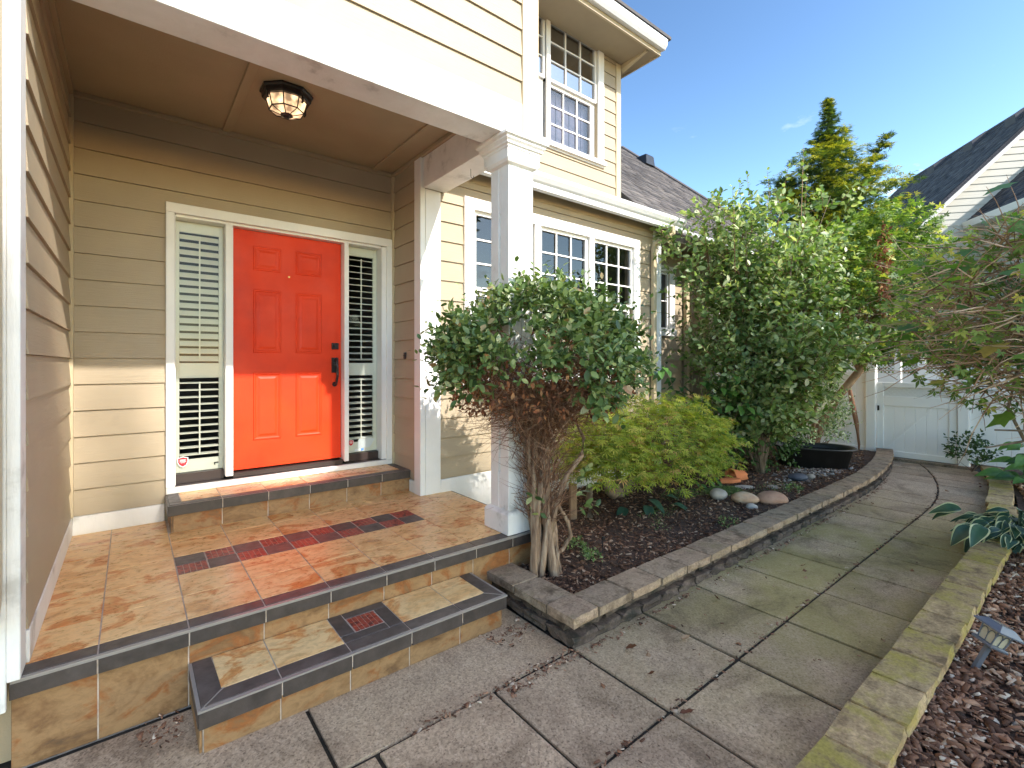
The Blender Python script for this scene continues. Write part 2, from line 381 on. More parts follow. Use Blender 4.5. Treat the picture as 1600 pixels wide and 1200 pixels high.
# ------------------------------------------------------------------ mesh helpers
class MB:
    def __init__(s): s.v = []; s.f = []; s.mi = []
    def add(s, vs, fs, mi=0):
        k = len(s.v); s.v += [tuple(p) for p in vs]
        s.f += [tuple(i + k for i in f) for f in fs]; s.mi += [mi] * len(fs)
        return s
    def hexa(s, p, mi=0):   # 8 points: bottom ring 0-3, top ring 4-7
        return s.add(p, [(3, 2, 1, 0), (4, 5, 6, 7), (0, 1, 5, 4), (1, 2, 6, 5), (2, 3, 7, 6), (3, 0, 4, 7)], mi)
    def box(s, x0, x1, y0, y1, z0, z1, mi=0):
        return s.hexa([(x0, y0, z0), (x1, y0, z0), (x1, y1, z0), (x0, y1, z0), (x0, y0, z1), (x1, y0, z1), (x1, y1, z1), (x0, y1, z1)], mi)
    def tube(s, pts, rad, n=8, cap=True, mi=0):
        pts = [Vector(p) for p in pts]
        if not hasattr(rad, '__len__'): rad = [rad] * len(pts)
        rings = []; up = Vector((0.13, 0.21, 1)).normalized()
        for i, p in enumerate(pts):
            d = (pts[min(i + 1, len(pts) - 1)] - pts[max(i - 1, 0)]).normalized()
            a = d.cross(up)
            if a.length < 0.05: a = d.cross(Vector((1, 0.1, 0)))
            a.normalize(); b = a.cross(d)
            rings.append([p + (a * math.cos(t) + b * math.sin(t)) * rad[i] for t in [2 * math.pi * j / n for j in range(n)]])
        vs = [q for r in rings for q in r]
        fs = [(i * n + j, i * n + (j + 1) % n, (i + 1) * n + (j + 1) % n, (i + 1) * n + j) for i in range(len(pts) - 1) for j in range(n)]
        if cap: fs += [tuple(reversed(range(n))), tuple(range((len(pts) - 1) * n, len(pts) * n))]
        return s.add(vs, fs, mi)
    def rectpath(s, pts, w, d, mi=0):
        """rectangular pipe: w along X, d along the other direction"""
        pts = [Vector(p) for p in pts]; X = Vector((1, 0, 0)); vs = []
        for i, p in enumerate(pts):
            t = (pts[min(i + 1, len(pts) - 1)] - pts[max(i - 1, 0)]).normalized()
            b = t.cross(X).normalized() if abs(t.dot(X)) < 0.95 else Vector((0, 1, 0))
            for sx_, sb in ((-1, -1), (1, -1), (1, 1), (-1, 1)): vs.append(p + X * (sx_ * w / 2) + b * (sb * d / 2))
        n = len(pts)
        fs = [(i * 4 + j, i * 4 + (j + 1) % 4, i * 4 + 4 + (j + 1) % 4, i * 4 + 4 + j) for i in range(n - 1) for j in range(4)]
        fs += [(3, 2, 1, 0), tuple(range(4 * n - 4, 4 * n))]
        return s.add(vs, fs, mi)
    def extrude(s, poly, axis, a, b, mi=0):
        """poly in the two other axes, extruded along axis from a to b"""
        def mk(p, t):
            if axis == 0: return (t, p[0], p[1])
            if axis == 1: return (p[0], t, p[1])
            return (p[0], p[1], t)
        n = len(poly)
        vs = [mk(p, a) for p in poly] + [mk(p, b) for p in poly]
        fs = [tuple(reversed(range(n))), tuple(range(n, 2 * n))] + [(i, (i + 1) % n, n + (i + 1) % n, n + i) for i in range(n)]
        return s.add(vs, fs, mi)
    def sqprofile(s, cx, cy, hx, hy, prof, mi=0):
        """square lathe: prof = [(offset, z)...]"""
        vs = []
        for o, z in prof: vs += [(cx - hx - o, cy - hy - o, z), (cx + hx + o, cy - hy - o, z), (cx + hx + o, cy + hy + o, z), (cx - hx - o, cy + hy + o, z)]
        n = len(prof)
        fs = [(i * 4 + j, i * 4 + (j + 1) % 4, i * 4 + 4 + (j + 1) % 4, i * 4 + 4 + j) for i in range(n - 1) for j in range(4)]
        fs += [(3, 2, 1, 0), tuple(range(4 * n - 4, 4 * n))]
        return s.add(vs, fs, mi)
    def lathe(s, prof, n=24, c=(0, 0, 0), mi=0, sx=1, sy=1, rot=0):
        vs = []
        for r, z in prof:
            for j in range(n):
                t = 2 * math.pi * j / n + rot
                vs.append((c[0] + r * math.cos(t) * sx, c[1] + r * math.sin(t) * sy, c[2] + z))
        k = len(prof)
        fs = [(i * n + j, i * n + (j + 1) % n, (i + 1) * n + (j + 1) % n, (i + 1) * n + j) for i in range(k - 1) for j in range(n)]
        fs += [tuple(reversed(range(n))), tuple(range((k - 1) * n, k * n))]
        return s.add(vs, fs, mi)
    def mesh(s, name, mats, bevel=0, seg=1, smooth=False, off=None, fixn=True):
        me = bpy.data.meshes.new(name)
        vs = s.v if off is None else [(x - off[0], y - off[1], z - off[2]) for x, y, z in s.v]
        me.from_pydata(vs, [], s.f)
        for m in (mats if isinstance(mats, (list, tuple)) else [mats]): me.materials.append(m)
        if any(s.mi): me.polygons.foreach_set('material_index', s.mi)
        if bevel or fixn:
            bm = bmesh.new(); bm.from_mesh(me)
            if fixn: bmesh.ops.recalc_face_normals(bm, faces=bm.faces)
            if bevel: bmesh.ops.bevel(bm, geom=list(bm.edges), offset=bevel, segments=seg, affect='EDGES', clamp_overlap=True, profile=0.7)
            bm.to_mesh(me); bm.free()
        if smooth: me.polygons.foreach_set('use_smooth', [True] * len(me.polygons))
        me.update()
        return me

def link(name, mesh, parent=None, loc=(0, 0, 0), rot=None, kind=None, label=None):
    o = bpy.data.objects.new(name, mesh)
    COL.objects.link(o)
    o.location = loc
    if rot is not None: o.rotation_euler = rot
    if parent is not None:
        o.parent = parent
        o.matrix_parent_inverse = parent.matrix_basis.inverted() if True else None
        parent_basis[o.name] = 1
    if kind: o["kind"] = kind
    if label: o["label"] = label
    return o
parent_basis = {}

def part(name, mb, mat, parent, bevel=0, seg=1, smooth=False, kind=None, label=None):
    # origin at the middle of the piece
    a = np.array(mb.v); c = (a.min(0) + a.max(0)) / 2
    me = mb.mesh(name, mat, bevel, seg, smooth, off=c)
    return link(name, me, parent, loc=tuple(c), kind=kind, label=label)

def thing(name, label, cat, loc=(0, 0, 0), group=None, rot=None):
    o = bpy.data.objects.new(name, None)
    COL.objects.link(o)
    o.location = loc
    if rot is not None: o.rotation_euler = rot
    o.empty_display_size = 0.1
    o["label"] = label; o["category"] = cat
    if group: o["group"] = group
    return o

def single(name, mesh, label, cat, loc=(0, 0, 0), rot=None, group=None):
    o = link(name, mesh, None, loc, rot)
    o["label"] = label; o["category"] = cat
    if group: o["group"] = group
    return o

# ---------------------------------------------------------------- numpy foliage helpers
def npmesh(name, V, F, mats, smooth=False, mi=None):
    """V (n,3), F list of (array of faces with equal side count)"""
    me = bpy.data.meshes.new(name)
    loops = np.concatenate([f.reshape(-1) for f in F]).astype(np.int32)
    cnt = np.concatenate([np.full(len(f), f.shape[1]) for f in F]).astype(np.int32)
    start = np.concatenate([[0], np.cumsum(cnt)[:-1]]).astype(np.int32)
    me.vertices.add(len(V)); me.vertices.foreach_set('co', V.astype(np.float32).reshape(-1))
    me.loops.add(len(loops)); me.loops.foreach_set('vertex_index', loops)
    me.polygons.add(len(cnt)); me.polygons.foreach_set('loop_start', start); me.polygons.foreach_set('loop_total', cnt)
    for m in (mats if isinstance(mats, (list, tuple)) else [mats]): me.materials.append(m)
    if mi is not None: me.polygons.foreach_set('material_index', mi.astype(np.int32))
    if smooth: me.polygons.foreach_set('use_smooth', np.ones(len(cnt), bool))
    me.update(calc_edges=True)
    me.validate()
    return me

def nrm(a): return a / np.maximum(np.linalg.norm(a, axis=-1, keepdims=True), 1e-9)

# leaf templates: (across, along, up)
OVATE = (np.array([(0, 0, 0), (-.17, .18, .03), (-.27, .45, .05), (-.19, .75, .03), (0, 1, -.04), (.19, .75, .03), (.27, .45, .05), (.17, .18, .03), (0, .3, -.01), (0, .65, -.01)], float),
         [(0, 8, 1), (1, 8, 2), (8, 9, 2), (2, 9, 3), (9, 4, 3), (0, 7, 8), (7, 6, 8), (8, 6, 9), (6, 5, 9), (9, 5, 4)])
NARROW = (np.array([(0, 0, 0), (-.14, .4, .03), (0, 1, -.05), (.14, .4, .03)], float), [(0, 2, 1), (0, 3, 2)])
LEAF4 = (np.array([(0, 0, 0), (-.26, .45, .05), (0, 1, -.05), (.26, .45, .05), (0, .45, -.02)], float), [(0, 4, 1), (1, 4, 2), (0, 3, 4), (3, 2, 4)])
def palm(nl, spread, inner, wid):
    v = [(0, 0, 0)]; f = []
    for i in range(nl):
        a = math.radians(-spread + 2 * spread * i / (nl - 1))
        ln = 1 - 0.35 * abs(a) / math.radians(spread)
        d = (math.sin(a), math.cos(a)); p = (math.cos(a), -math.sin(a))
        k = len(v)
        v += [(d[0] * inner - p[0] * wid, d[1] * inner - p[1] * wid, .02), (d[0] * ln, d[1] * ln, -.08), (d[0] * inner + p[0] * wid, d[1] * inner + p[1] * wid, .02)]
        f += [(0, k + 2, k + 1), (0, k + 1, k)]
    return np.array(v, float), f
LACE = palm(5, 75, 0.45, 0.07)
MAPLE5 = palm(5, 105, 0.42, 0.17)

def leaves(P, D, N, S, tmpl):
    T, TF = tmpl
    D = nrm(D); A = nrm(np.cross(D, N)); N2 = np.cross(A, D)
    S = np.asarray(S)[:, None, None]
    V = P[:, None, :] + S * (T[None, :, 0:1] * A[:, None, :] + T[None, :, 1:2] * D[:, None, :] + T[None, :, 2:3] * N2[:, None, :])
    n = len(P); k = len(T)
    F = (np.array(TF)[None] + (np.arange(n) * k)[:, None, None]).reshape(-1, 3)
    return V.reshape(-1, 3), F

def sticks(A, B, ra, rb):
    """three sided tapered prisms from A to B"""
    D = nrm(B - A); X = nrm(np.cross(D, np.array([0.31, 0.2, 0.93]) + 0 * D)); Y = np.cross(D, X)
    ra = np.broadcast_to(ra, len(A))[:, None]; rb = np.broadcast_to(rb, len(A))[:, None]
    vs = []
    for base, r in ((A, ra), (B, rb)):
        for t in (0, 2.094, 4.189): vs.append(base + r * (X * math.cos(t) + Y * math.sin(t)))
    V = np.stack(vs, 1).reshape(-1, 3)
    F = (np.array([(0, 1, 4, 3), (1, 2, 5, 4), (2, 0, 3, 5)])[None] + (np.arange(len(A)) * 6)[:, None, None]).reshape(-1, 4)
    return V, F

def curvy(A, D, L, seg, r0, bend=0.25, grav=0.0):
    """curved twigs as chains of sticks; returns V,F and the end points"""
    p = A.copy(); d = nrm(D); Vs = []; Fs = []; off = 0; pts = [p.copy()]
    for i in range(seg):
        d = nrm(d + rng.normal(0, bend, d.shape) + np.array([0, 0, -grav]))
        q = p + d * (L / seg)[:, None]
        V, F = sticks(p, q, r0 * (1 - 0.8 * i / seg), r0 * (1 - 0.8 * (i + 1) / seg))
        Vs.append(V); Fs.append(F + off); off += len(V)
        p = q; pts.append(p.copy())
    return np.concatenate(Vs), np.concatenate(Fs), p, d, pts

def shoots(S, D, L, nl, size, tmpl, up=0.6, side=0.9, fwd=0.6, jitter=0.35, droop=0.0, start=0.1):
    P = []; DD = []; NN = []; SS = []
    D = nrm(D); n = len(S)
    X = nrm(np.cross(D, rng.normal(0, 1, D.shape))); Y = np.cross(D, X)
    for k in range(nl):
        t = start + (1 - start) * k / max(nl - 1, 1)
        ang = k * 1.5708 * 1.03 + (0 if k % 2 else 3.14159)
        s_ = X * math.cos(ang) + Y * math.sin(ang)
        P.append(S + D * (L * t)[:, None] + rng.normal(0, 0.006, S.shape))
        dd = D * fwd * (1.6 if k == nl - 1 else 1) + s_ * side + rng.normal(0, jitter * .6, S.shape); dd[:, 2] -= droop
        dd = nrm(dd); DD.append(dd)
        nn = np.array([0, 0, up]) + D * 0.4 + rng.normal(0, jitter, S.shape); NN.append(nn)
        SS.append(size * rng.uniform(0.65, 1.15, n) * (1 - 0.25 * t))
    return leaves(np.concatenate(P), np.concatenate(DD), np.concatenate(NN), np.concatenate(SS), tmpl)

def ellip(n, c, r, lo=0.7, hi=1.0, zmin=-1.0, zmax=1.0):
    u = nrm(rng.normal(0, 1, (n * 4, 3))); u = u[(u[:, 2] >= zmin) & (u[:, 2] <= zmax)][:n]
    rad = rng.uniform(lo ** 3, hi ** 3, len(u)) ** (1 / 3)
    return np.array(c) + u * rad[:, None] * np.array(r), u

def stuffpart(name, V, F, mat, parent, smooth=False):
    c = (V.min(0) + V.max(0)) / 2
    me = npmesh(name, V - c, F if isinstance(F, list) else [F], mat, smooth)
    return link(name, me, parent, loc=tuple(c), kind="stuff")

# ================================================================== GROUND AND PATH
def dcurve(x): return 0.066 * max(0.0, x - 6.45) ** 2
g = MB(); g.box(-60, 90, -60, 90, -0.5, -0.018)
link("ground", g.mesh("ground", M_GROUND), kind="structure")
pj = MB(); pj.add([(-3, -2.5, -0.013), (10.4, -2.5, -0.013), (10.4, 3.6, -0.013), (-3, 3.6, -0.013)], [(0, 1, 2, 3)])
path = link("path", pj.mesh("path", M_JOINT, fixn=False), kind="structure")

XJ = [-0.37, 0.20, 0.77, 1.35, 1.89, 2.51, 3.105, 3.68, 4.22, 4.765, 5.33, 5.86, 6.34, 6.80, 7.27, 7.68, 8.12, 8.58, 9.05, 9.55]
def slab(x0, x1, ya0, ya1, yb0, yb1, curve=True):
    """slab from x0 to x1 with lower edge ya0(at x0)..ya1 and upper edge yb0..yb1, worn corners"""
    j = 0.0095
    x0 += j; x1 -= j; m = MB()
    z = random.uniform(-0.003, 0.003); tl = random.uniform(-0.003, 0.003)
    c = [(x0, ya0 + j), (x1, ya1 + j), (x1, yb1 - j), (x0, yb0 - j)]
    m.hexa([(x, y, -0.06) for x, y in c] + [(c[0][0], c[0][1], z), (c[1][0], c[1][1], z + tl), (c[2][0], c[2][1], z + tl), (c[3][0], c[3][1], z)])
    part("slab", m, M_SLAB, path, bevel=0.006, seg=2)
for i in range(len(XJ) - 1):
    a, b = XJ[i], XJ[i + 1]; da, db = dcurve(a), dcurve(b)
    top = 1.86 if a > 1.8 else 1.84
    slab(a, b, 1.242 + da, 1.242 + db, top + da, top + db)
    lowr = 0.66
    slab(a, b, lowr + da * 0.9, lowr + db * 0.9, 1.242 + da, 1.242 + db)
    if a < 1.8:
        slab(a, b, 0.08, 0.08, 0.66, 0.66)
        slab(a, b, -0.5, -0.5, 0.08, 0.08)
slab(-1.6, 0.62, 1.84, 1.84, 2.6, 2.6)
slab(0.62, 1.885, 1.84, 1.84, 2.6, 2.6)
for a in (-1.6, -0.99): 
    for y in (-0.5, 0.08, 0.66, 1.242): slab(a, a + 0.6, y, y, y + 0.58, y + 0.58)

# ================================================================== MULCH BEDS
def bed(name, x0, x1, y0f, y1f, z, amp, nx, ny):
    V = []; 
    for i in range(nx + 1):
        x = x0 + (x1 - x0) * i / nx
        for j in range(ny + 1):
            y = y0f(x) + (y1f(x) - y0f(x)) * j / ny
            h = z + amp * (math.sin(x * 3.1 + y * 2.3) * .5 + math.sin(x * 7.7 - y * 5.1) * .25 + random.uniform(-.35, .35))
            V.append((x, y, h))
    F = [(i * (ny + 1) + j, (i + 1) * (ny + 1) + j, (i + 1) * (ny + 1) + j + 1, i * (ny + 1) + j + 1) for i in range(nx) for j in range(ny)]
    me = MB().add(V, F).mesh(name, M_SOIL, smooth=True, fixn=False)
    return link(name, me, kind="structure")
bed("mulch_bed", 1.95, 9.66, lambda x: 1.93 + dcurve(x) * (0.55 + 0.0 * x), lambda x: 4.4 if 5.66 < x else 3.88, 0.115, 0.022, 110, 36)
bed("mulch_bed", 0.9, 12, lambda x: -3.0, lambda x: 0.60 + dcurve(x) * .8, 0.03, 0.02, 110, 36)

def bedz(x, y): return 0.115 + 0.022 * (math.sin(x * 3.1 + y * 2.3) * .5 + math.sin(x * 7.7 - y * 5.1) * .25)
def chips(name, n, xf, zf, mat, smin, smax, flatness=0.25):
    xy = xf(n); n = len(xy)
    z = np.array([zf(a, b) for a, b in xy]) + rng.uniform(-.004, .014, n)
    ln = smin + (smax - smin) * rng.random(n) ** 2.2; wd = ln * rng.uniform(.25, .6, n); th = ln * rng.uniform(.08, flatness, n)
    yaw = rng.uniform(0, 6.283, n); tilt = rng.normal(0, .3, n); roll = rng.normal(0, .35, n)
    X = np.stack([np.cos(yaw) * np.cos(tilt), np.sin(yaw) * np.cos(tilt), np.sin(tilt)], 1)
    Y0 = np.stack([-np.sin(yaw), np.cos(yaw), 0 * yaw], 1); Z0 = np.cross(X, Y0)
    Y = Y0 * np.cos(roll)[:, None] + Z0 * np.sin(roll)[:, None]; Z = np.cross(X, Y)
    c = np.column_stack([xy, z]); vs = []
    for sx_, sy_, sz_ in ((-1, -.6, -1), (1, -1, -1), (.8, 1, -1), (-1, .8, -1), (-1, -.6, 1), (1, -.9, 1), (.8, 1, 1), (-.9, .8, 1)):
        vs.append(c + X * (ln * sx_ / 2)[:, None] + Y * (wd * sy_ / 2)[:, None] + Z * (th * sz_ / 2)[:, None])
    V = np.stack(vs, 1).reshape(-1, 3)
    F = (np.array([(4, 5, 6, 7), (0, 1, 5, 4), (1, 2, 6, 5), (2, 3, 7, 6), (3, 0, 4, 7)])[None] + (np.arange(n) * 8)[:, None, None]).reshape(-1, 4)
    me = npmesh(name, V, [F], mat)
    return link(name, me, kind="stuff")
def reg_left(n):
    x = 2.08 + 7.4 * rng.random(n) ** 1.7; y = rng.uniform(0, 1, n)
    y = 2.03 + (3.88 - 2.03) * y; d = 0.066 * np.maximum(0, x - 6.45) ** 2
    ok = y > 2.03 + d
    return np.column_stack([x, y])[ok]
def reg_right(n):
    x = 1.6 + 7.5 * rng.random(n) ** 1.7; y = 0.52 - 2.6 * rng.random(n) ** 1.6
    y = y + np.where(x > 6.45, 0.055 * np.maximum(0, x - 6.45) ** 2, 0)
    return np.column_stack([x, y])
chips("bark_mulch", 26000, reg_left, bedz, M_CHIP, 0.008, 0.045)
chips("bark_mulch", 34000, reg_right, lambda a, b: 0.042 + 0.02 * (math.sin(a * 3.1 + b * 2.3) * .5), M_CHIPR, 0.010, 0.062)
def reg_grav(n):
    x = rng.normal(7.2, .5, n); y = rng.normal(2.5, .13, n); ok = y > 2.08 + 0.066 * np.maximum(0, x - 6.45) ** 2
    return np.column_stack([x, y])[ok]
chips("gravel", 700, reg_grav, bedz, M_GRAVEL, 0.02, 0.055, .7)
# dirt and bits along the foot of the walls and in the joints
def reg_edge(n):
    x = 1.4 + 7.6 * rng.random(n) ** 1.3; y = 1.80 + 0.066 * np.maximum(0, x - 6.45) ** 2 - np.abs(rng.normal(0, .022, n))
    k = rng.random(n) < .28
    y = np.where(k, 1.242 + 0.066 * np.maximum(0, x - 6.45) ** 2 + rng.normal(0, .012, n), y)
    k2 = rng.random(n) < .12
    y = np.where(k2, 1.84 + rng.normal(0, .02, n), y); x = np.where(k2, rng.uniform(.9, 1.88, n), x)
    k3 = rng.random(n) < .07
    y = np.where(k3, rng.normal(2.18, .05, n), y); x = np.where(k3, rng.uniform(1.55, 1.85, n), x)
    k4 = rng.random(n) < .06
    y = np.where(k4, rng.normal(2.5, .05, n), y); x = np.where(k4, rng.uniform(0.02, 0.17, n), x)
    k5 = rng.random(n) < .08
    y = np.where(k5, rng.normal(.8, .06, n) + 0.066 * np.maximum(0, x - 6.45) ** 2, y); x = np.where(k5, rng.uniform(6.4, 8.5, n), x)
    return np.column_stack([x, y])
chips("leaf_debris", 1900, reg_edge, lambda a, b: 0.0, M_CHIPR, 0.006, 0.03, .2)
def reg_spark(n):
    return np.column_stack([rng.uniform(.6, 6, n), rng.uniform(.72, 1.8, n)])
chips("leaf_debris", 150, reg_spark, lambda a, b: 0.0, M_CHIPR, 0.006, 0.022, .15)

# ================================================================== RETAINING WALLS
def rough_block(l, w, h, jit, seed):
    r = random.Random(seed)
    bm = bmesh.new()
    bmesh.ops.create_cube(bm, size=1)
    bmesh.ops.scale(bm, vec=(l, w, h), verts=bm.verts)
    bmesh.ops.subdivide_edges(bm, edges=list(bm.edges), cuts=2, use_grid_fill=True)
    for v in bm.verts:
        ex = abs(abs(v.co.x) - l / 2) < 1e-4; ey = abs(abs(v.co.y) - w / 2) < 1e-4; ez = abs(abs(v.co.z) - h / 2) < 1e-4
        k = ex + ey + ez
        s = 1 - (0.035 if k >= 2 else 0)
        v.co = Vector((v.co.x * s, v.co.y * (s if not ex else s), v.co.z * (s - 0.04 * (k >= 2))))
        if ey and v.co.y < 0: v.co.y += r.uniform(-jit, jit * .6)
        v.co += Vector((r.uniform(-.15, .15) * jit, 0, r.uniform(-.25, .25) * jit))
    return bm
def bm_mesh(name, bm, mat):
    me = bpy.data.meshes.new(name); bm.to_mesh(me); bm.free(); me.materials.append(mat); return me
capM = [bm_mesh("cap_stone", rough_block(0.297, 0.215, 0.056, .007, i), M_CAP) for i in range(5)]
blkM = [bm_mesh("block", rough_block(0.20, 0.17, 0.056, .014, 20 + i), M_BLOCK) for i in range(6)]
mcapM = [bm_mesh("cap_stone", rough_block(0.297, 0.20, 0.056, .007, 40 + i), M_MOSSCAP) for i in range(5)]
mblkM = [bm_mesh("block", rough_block(0.20, 0.17, 0.062, .010, 60 + i), M_MOSSBLOCK) for i in range(4)]
LW = thing("retaining_wall", "low grey brown block wall holding the planting bed on the left of the path", "garden wall", (1.9, 1.9, 0))
def along(x, off, side=1):   # point on the curve offset sideways
    dx = 0.132 * max(0, x - 6.45); t = Vector((1, dx * (0.62 if off > 1.5 else .62), 0)).normalized()
    nn = Vector((-t.y, t.x, 0))
    y = dcurve(x) * 0.62 + off
    return Vector((x, y, 0)), math.atan2(t.y, t.x)
x = 2.235; i = 0
while x < 9.5:
    p, a = along(x, 1.932)
    link("cap_stone", random.choice(capM), LW, (p.x, p.y, 0.142 + random.uniform(-.003, .003)), (random.uniform(-.015, .015), random.uniform(-.01, .01), a + random.uniform(-.02, .02) + (math.pi if i % 2 else 0) * 0))
    x += 0.303 * math.cos(a); i += 1
for row, (z, out_, ph) in enumerate(((0.086, 0.028, 0.1), (0.029, -0.012, 0.0))):
    x = 1.985 + ph
    while x < 9.55:
        p, a = along(x, 1.932 + out_)
        link("block", random.choice(blkM), LW, (p.x, p.y - 0.0, z), (0, 0, a + random.uniform(-.03, .03)))
        x += 0.204 * math.cos(a)
# corner cap and the short arm towards the porch
for (cx, cy, rz) in ((1.980, 1.935, 0.0), (1.980, 2.190, math.pi / 2), (1.978, 2.492, math.pi / 2)):
    if rz == 0:
        link("cap_stone", bm_mesh("cap_stone", rough_block(0.212, 0.215, 0.058, .008, 91), M_CAP), LW, (cx, cy, 0.143), (0.01, 0, 0.02))
    else:
        link("cap_stone", random.choice(capM), LW, (cx, cy, 0.142), (0.01, -0.01, -rz + random.uniform(-.015, .015)))
for z, o_, ph in ((0.086, .012, 0.06), (0.029, -.012, 0)):
    y = 1.96 + ph
    while y < 2.66:
        link("block", random.choice(blkM), LW, (1.985 + o_, y, z), (0, 0, -math.pi / 2 + random.uniform(-.02, .02)))
        y += 0.204
RW = thing("retaining_wall", "low mossy yellow green block wall along the right edge of the path", "garden wall", (1.2, 0.6, 0))
x = 1.05
while x < 9.4:
    off = 0.612 if x < 6.1 else 0.612 + 0.13 * min(1, (x - 6.1))
    p, a = along(x, off)
    link("cap_stone", random.choice(mcapM), RW, (p.x, p.y, 0.092 + random.uniform(-.003, .003)), (random.uniform(-.02, .02), random.uniform(-.01, .01), a + random.uniform(-.03, .03)))
    x += 0.303 * math.cos(a)
x = 1.02
while x < 9.4:
    off = 0.606 if x < 6.1 else 0.606 + 0.13 * min(1, (x - 6.1))
    p, a = along(x, off)
    link("block", random.choice(mblkM), RW, (p.x, p.y, 0.032), (0, 0, a))
    x += 0.204 * math.cos(a)

# ================================================================== PORCH
ZP = 0.368
PX = [-0.36, -0.106, 0.206, 0.5175, 0.830, 1.1425, 1.453, 1.758, 2.06, 2.34]
PY = [2.684, 2.965, 3.278, 3.588, 3.900, 4.12]
PO = thing("tiled_porch", "covered porch floor of glossy rust tiles with charcoal edge tiles", "porch", (1, 3.5, 0))
m = MB(); m.box(-0.355, 2.335, 2.635, 4.48, -0.02, ZP - 0.010)
m.box(-0.355, 2.335, 2.5835, 2.635, ZP - 0.075, ZP - 0.0035); m.box(-0.353, 2.333, 2.636, 4.479, ZP - 0.0105, ZP - 0.0035)
m.box(-0.353, 2.333, 2.625, 2.6345, 0.0, ZP - 0.08)
part("grout_bed", m, M_GROUT, PO)
G = 0.0027
def tile(parent, x0, x1, y0, y1, z, mat, th=0.012, g_=G, name="tile"):
    m = MB(); m.box(x0 + g_, x1 - g_, y0 + g_, y1 - g_, z - th, z); part(name, m, mat, parent, bevel=0.0014)
for i in range(len(PX) - 1):
    x0, x1 = PX[i], PX[i + 1]
    for j in range(len(PY) - 1):
        y0, y1 = PY[j], PY[j + 1]
        if j == 2 and 0.2 < x0 < 1.7: continue
        if j == 4 and 0.2 < x0 < 2.0: y1 = 4.12
        if x0 > 2.05 and y0 > 3.85: continue
        if x0 > 2.0 and y1 > 3.87: y1 = 3.872
        tile(PO, x0, x1, y0, y1, ZP, M_TILE)
    # edge: top strip + front face of the nosing (gap between them reads as the pale trim line)
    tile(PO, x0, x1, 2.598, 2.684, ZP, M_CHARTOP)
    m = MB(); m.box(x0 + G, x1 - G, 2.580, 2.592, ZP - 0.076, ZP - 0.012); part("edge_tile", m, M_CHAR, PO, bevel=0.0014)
    tile(PO, x0, x1, 4.12, 4.48, ZP, M_TILE) if x0 < 0.1 else None
    m = MB(); m.box(x0 + G, x1 - G, 2.622, 2.634, 0.0, ZP - 0.078); part("riser_tile", m, M_RISER, PO, bevel=0.0012)
    if x0 > 2.2: pass
m = MB(); m.box(-0.355, 2.338, 2.5785, 2.5965, ZP - 0.0105, ZP - 0.002); 
m.box(-0.355, 2.338, 2.5795, 2.5905, ZP - 0.0155, ZP - 0.0118)
part("metal_edge_trim", m, flat("pale_edge_trim", (0.36, 0.33, 0.30), rough=0.35, metal=0.3), PO)
# end face of the porch towards the bed
m = MB(); m.box(2.336, 2.348, 2.60, 3.87, 0.0, ZP - 0.08); part("riser_tile", m, M_RISER, PO)
m = MB(); m.box(2.340, 2.352, 2.582, 3.87, ZP - 0.076, ZP - 0.002); part("edge_tile", m, M_CHAR, PO)
# mosaic runner
def mosaic(parent, x0, x1, y0, y1, z, nx, ny, dark=False):
    r = random.Random(int(x0 * 1000) + int(y0 * 100))
    m = MB(); m.box(x0 + .002, x1 - .002, y0 + .002, y1 - .002, z - .011, z - .0025, 1)
    dx = (x1 - x0 - .008) / nx; dy = (y1 - y0 - .008) / ny
    for a in range(nx):
        for b in range(ny):
            ax, by = x0 + .004 + a * dx, y0 + .004 + b * dy
            m.box(ax + .0016, ax + dx - .0016, by + .0016, by + dy - .0016, z - .008, z - r.uniform(0, .001), 0)
    part("mosaic_insert", m, [M_MOSAIC, M_MOSGROUT], parent, kind="stuff")
mx0, mx1 = 0.206, 1.758; w10 = (mx1 - mx0) / 10
for k in range(10):
    for r_ in range(2):
        xa, xb = mx0 + k * w10, mx0 + (k + 1) * w10
        ya = 3.278 + r_ * 0.155; yb = ya + 0.155
        if (k + r_) % 2 == 0: mosaic(PO, xa, xb, ya, yb, ZP, 5, 5)
        else: tile(PO, xa, xb, ya, yb, ZP, M_CHARTOP)

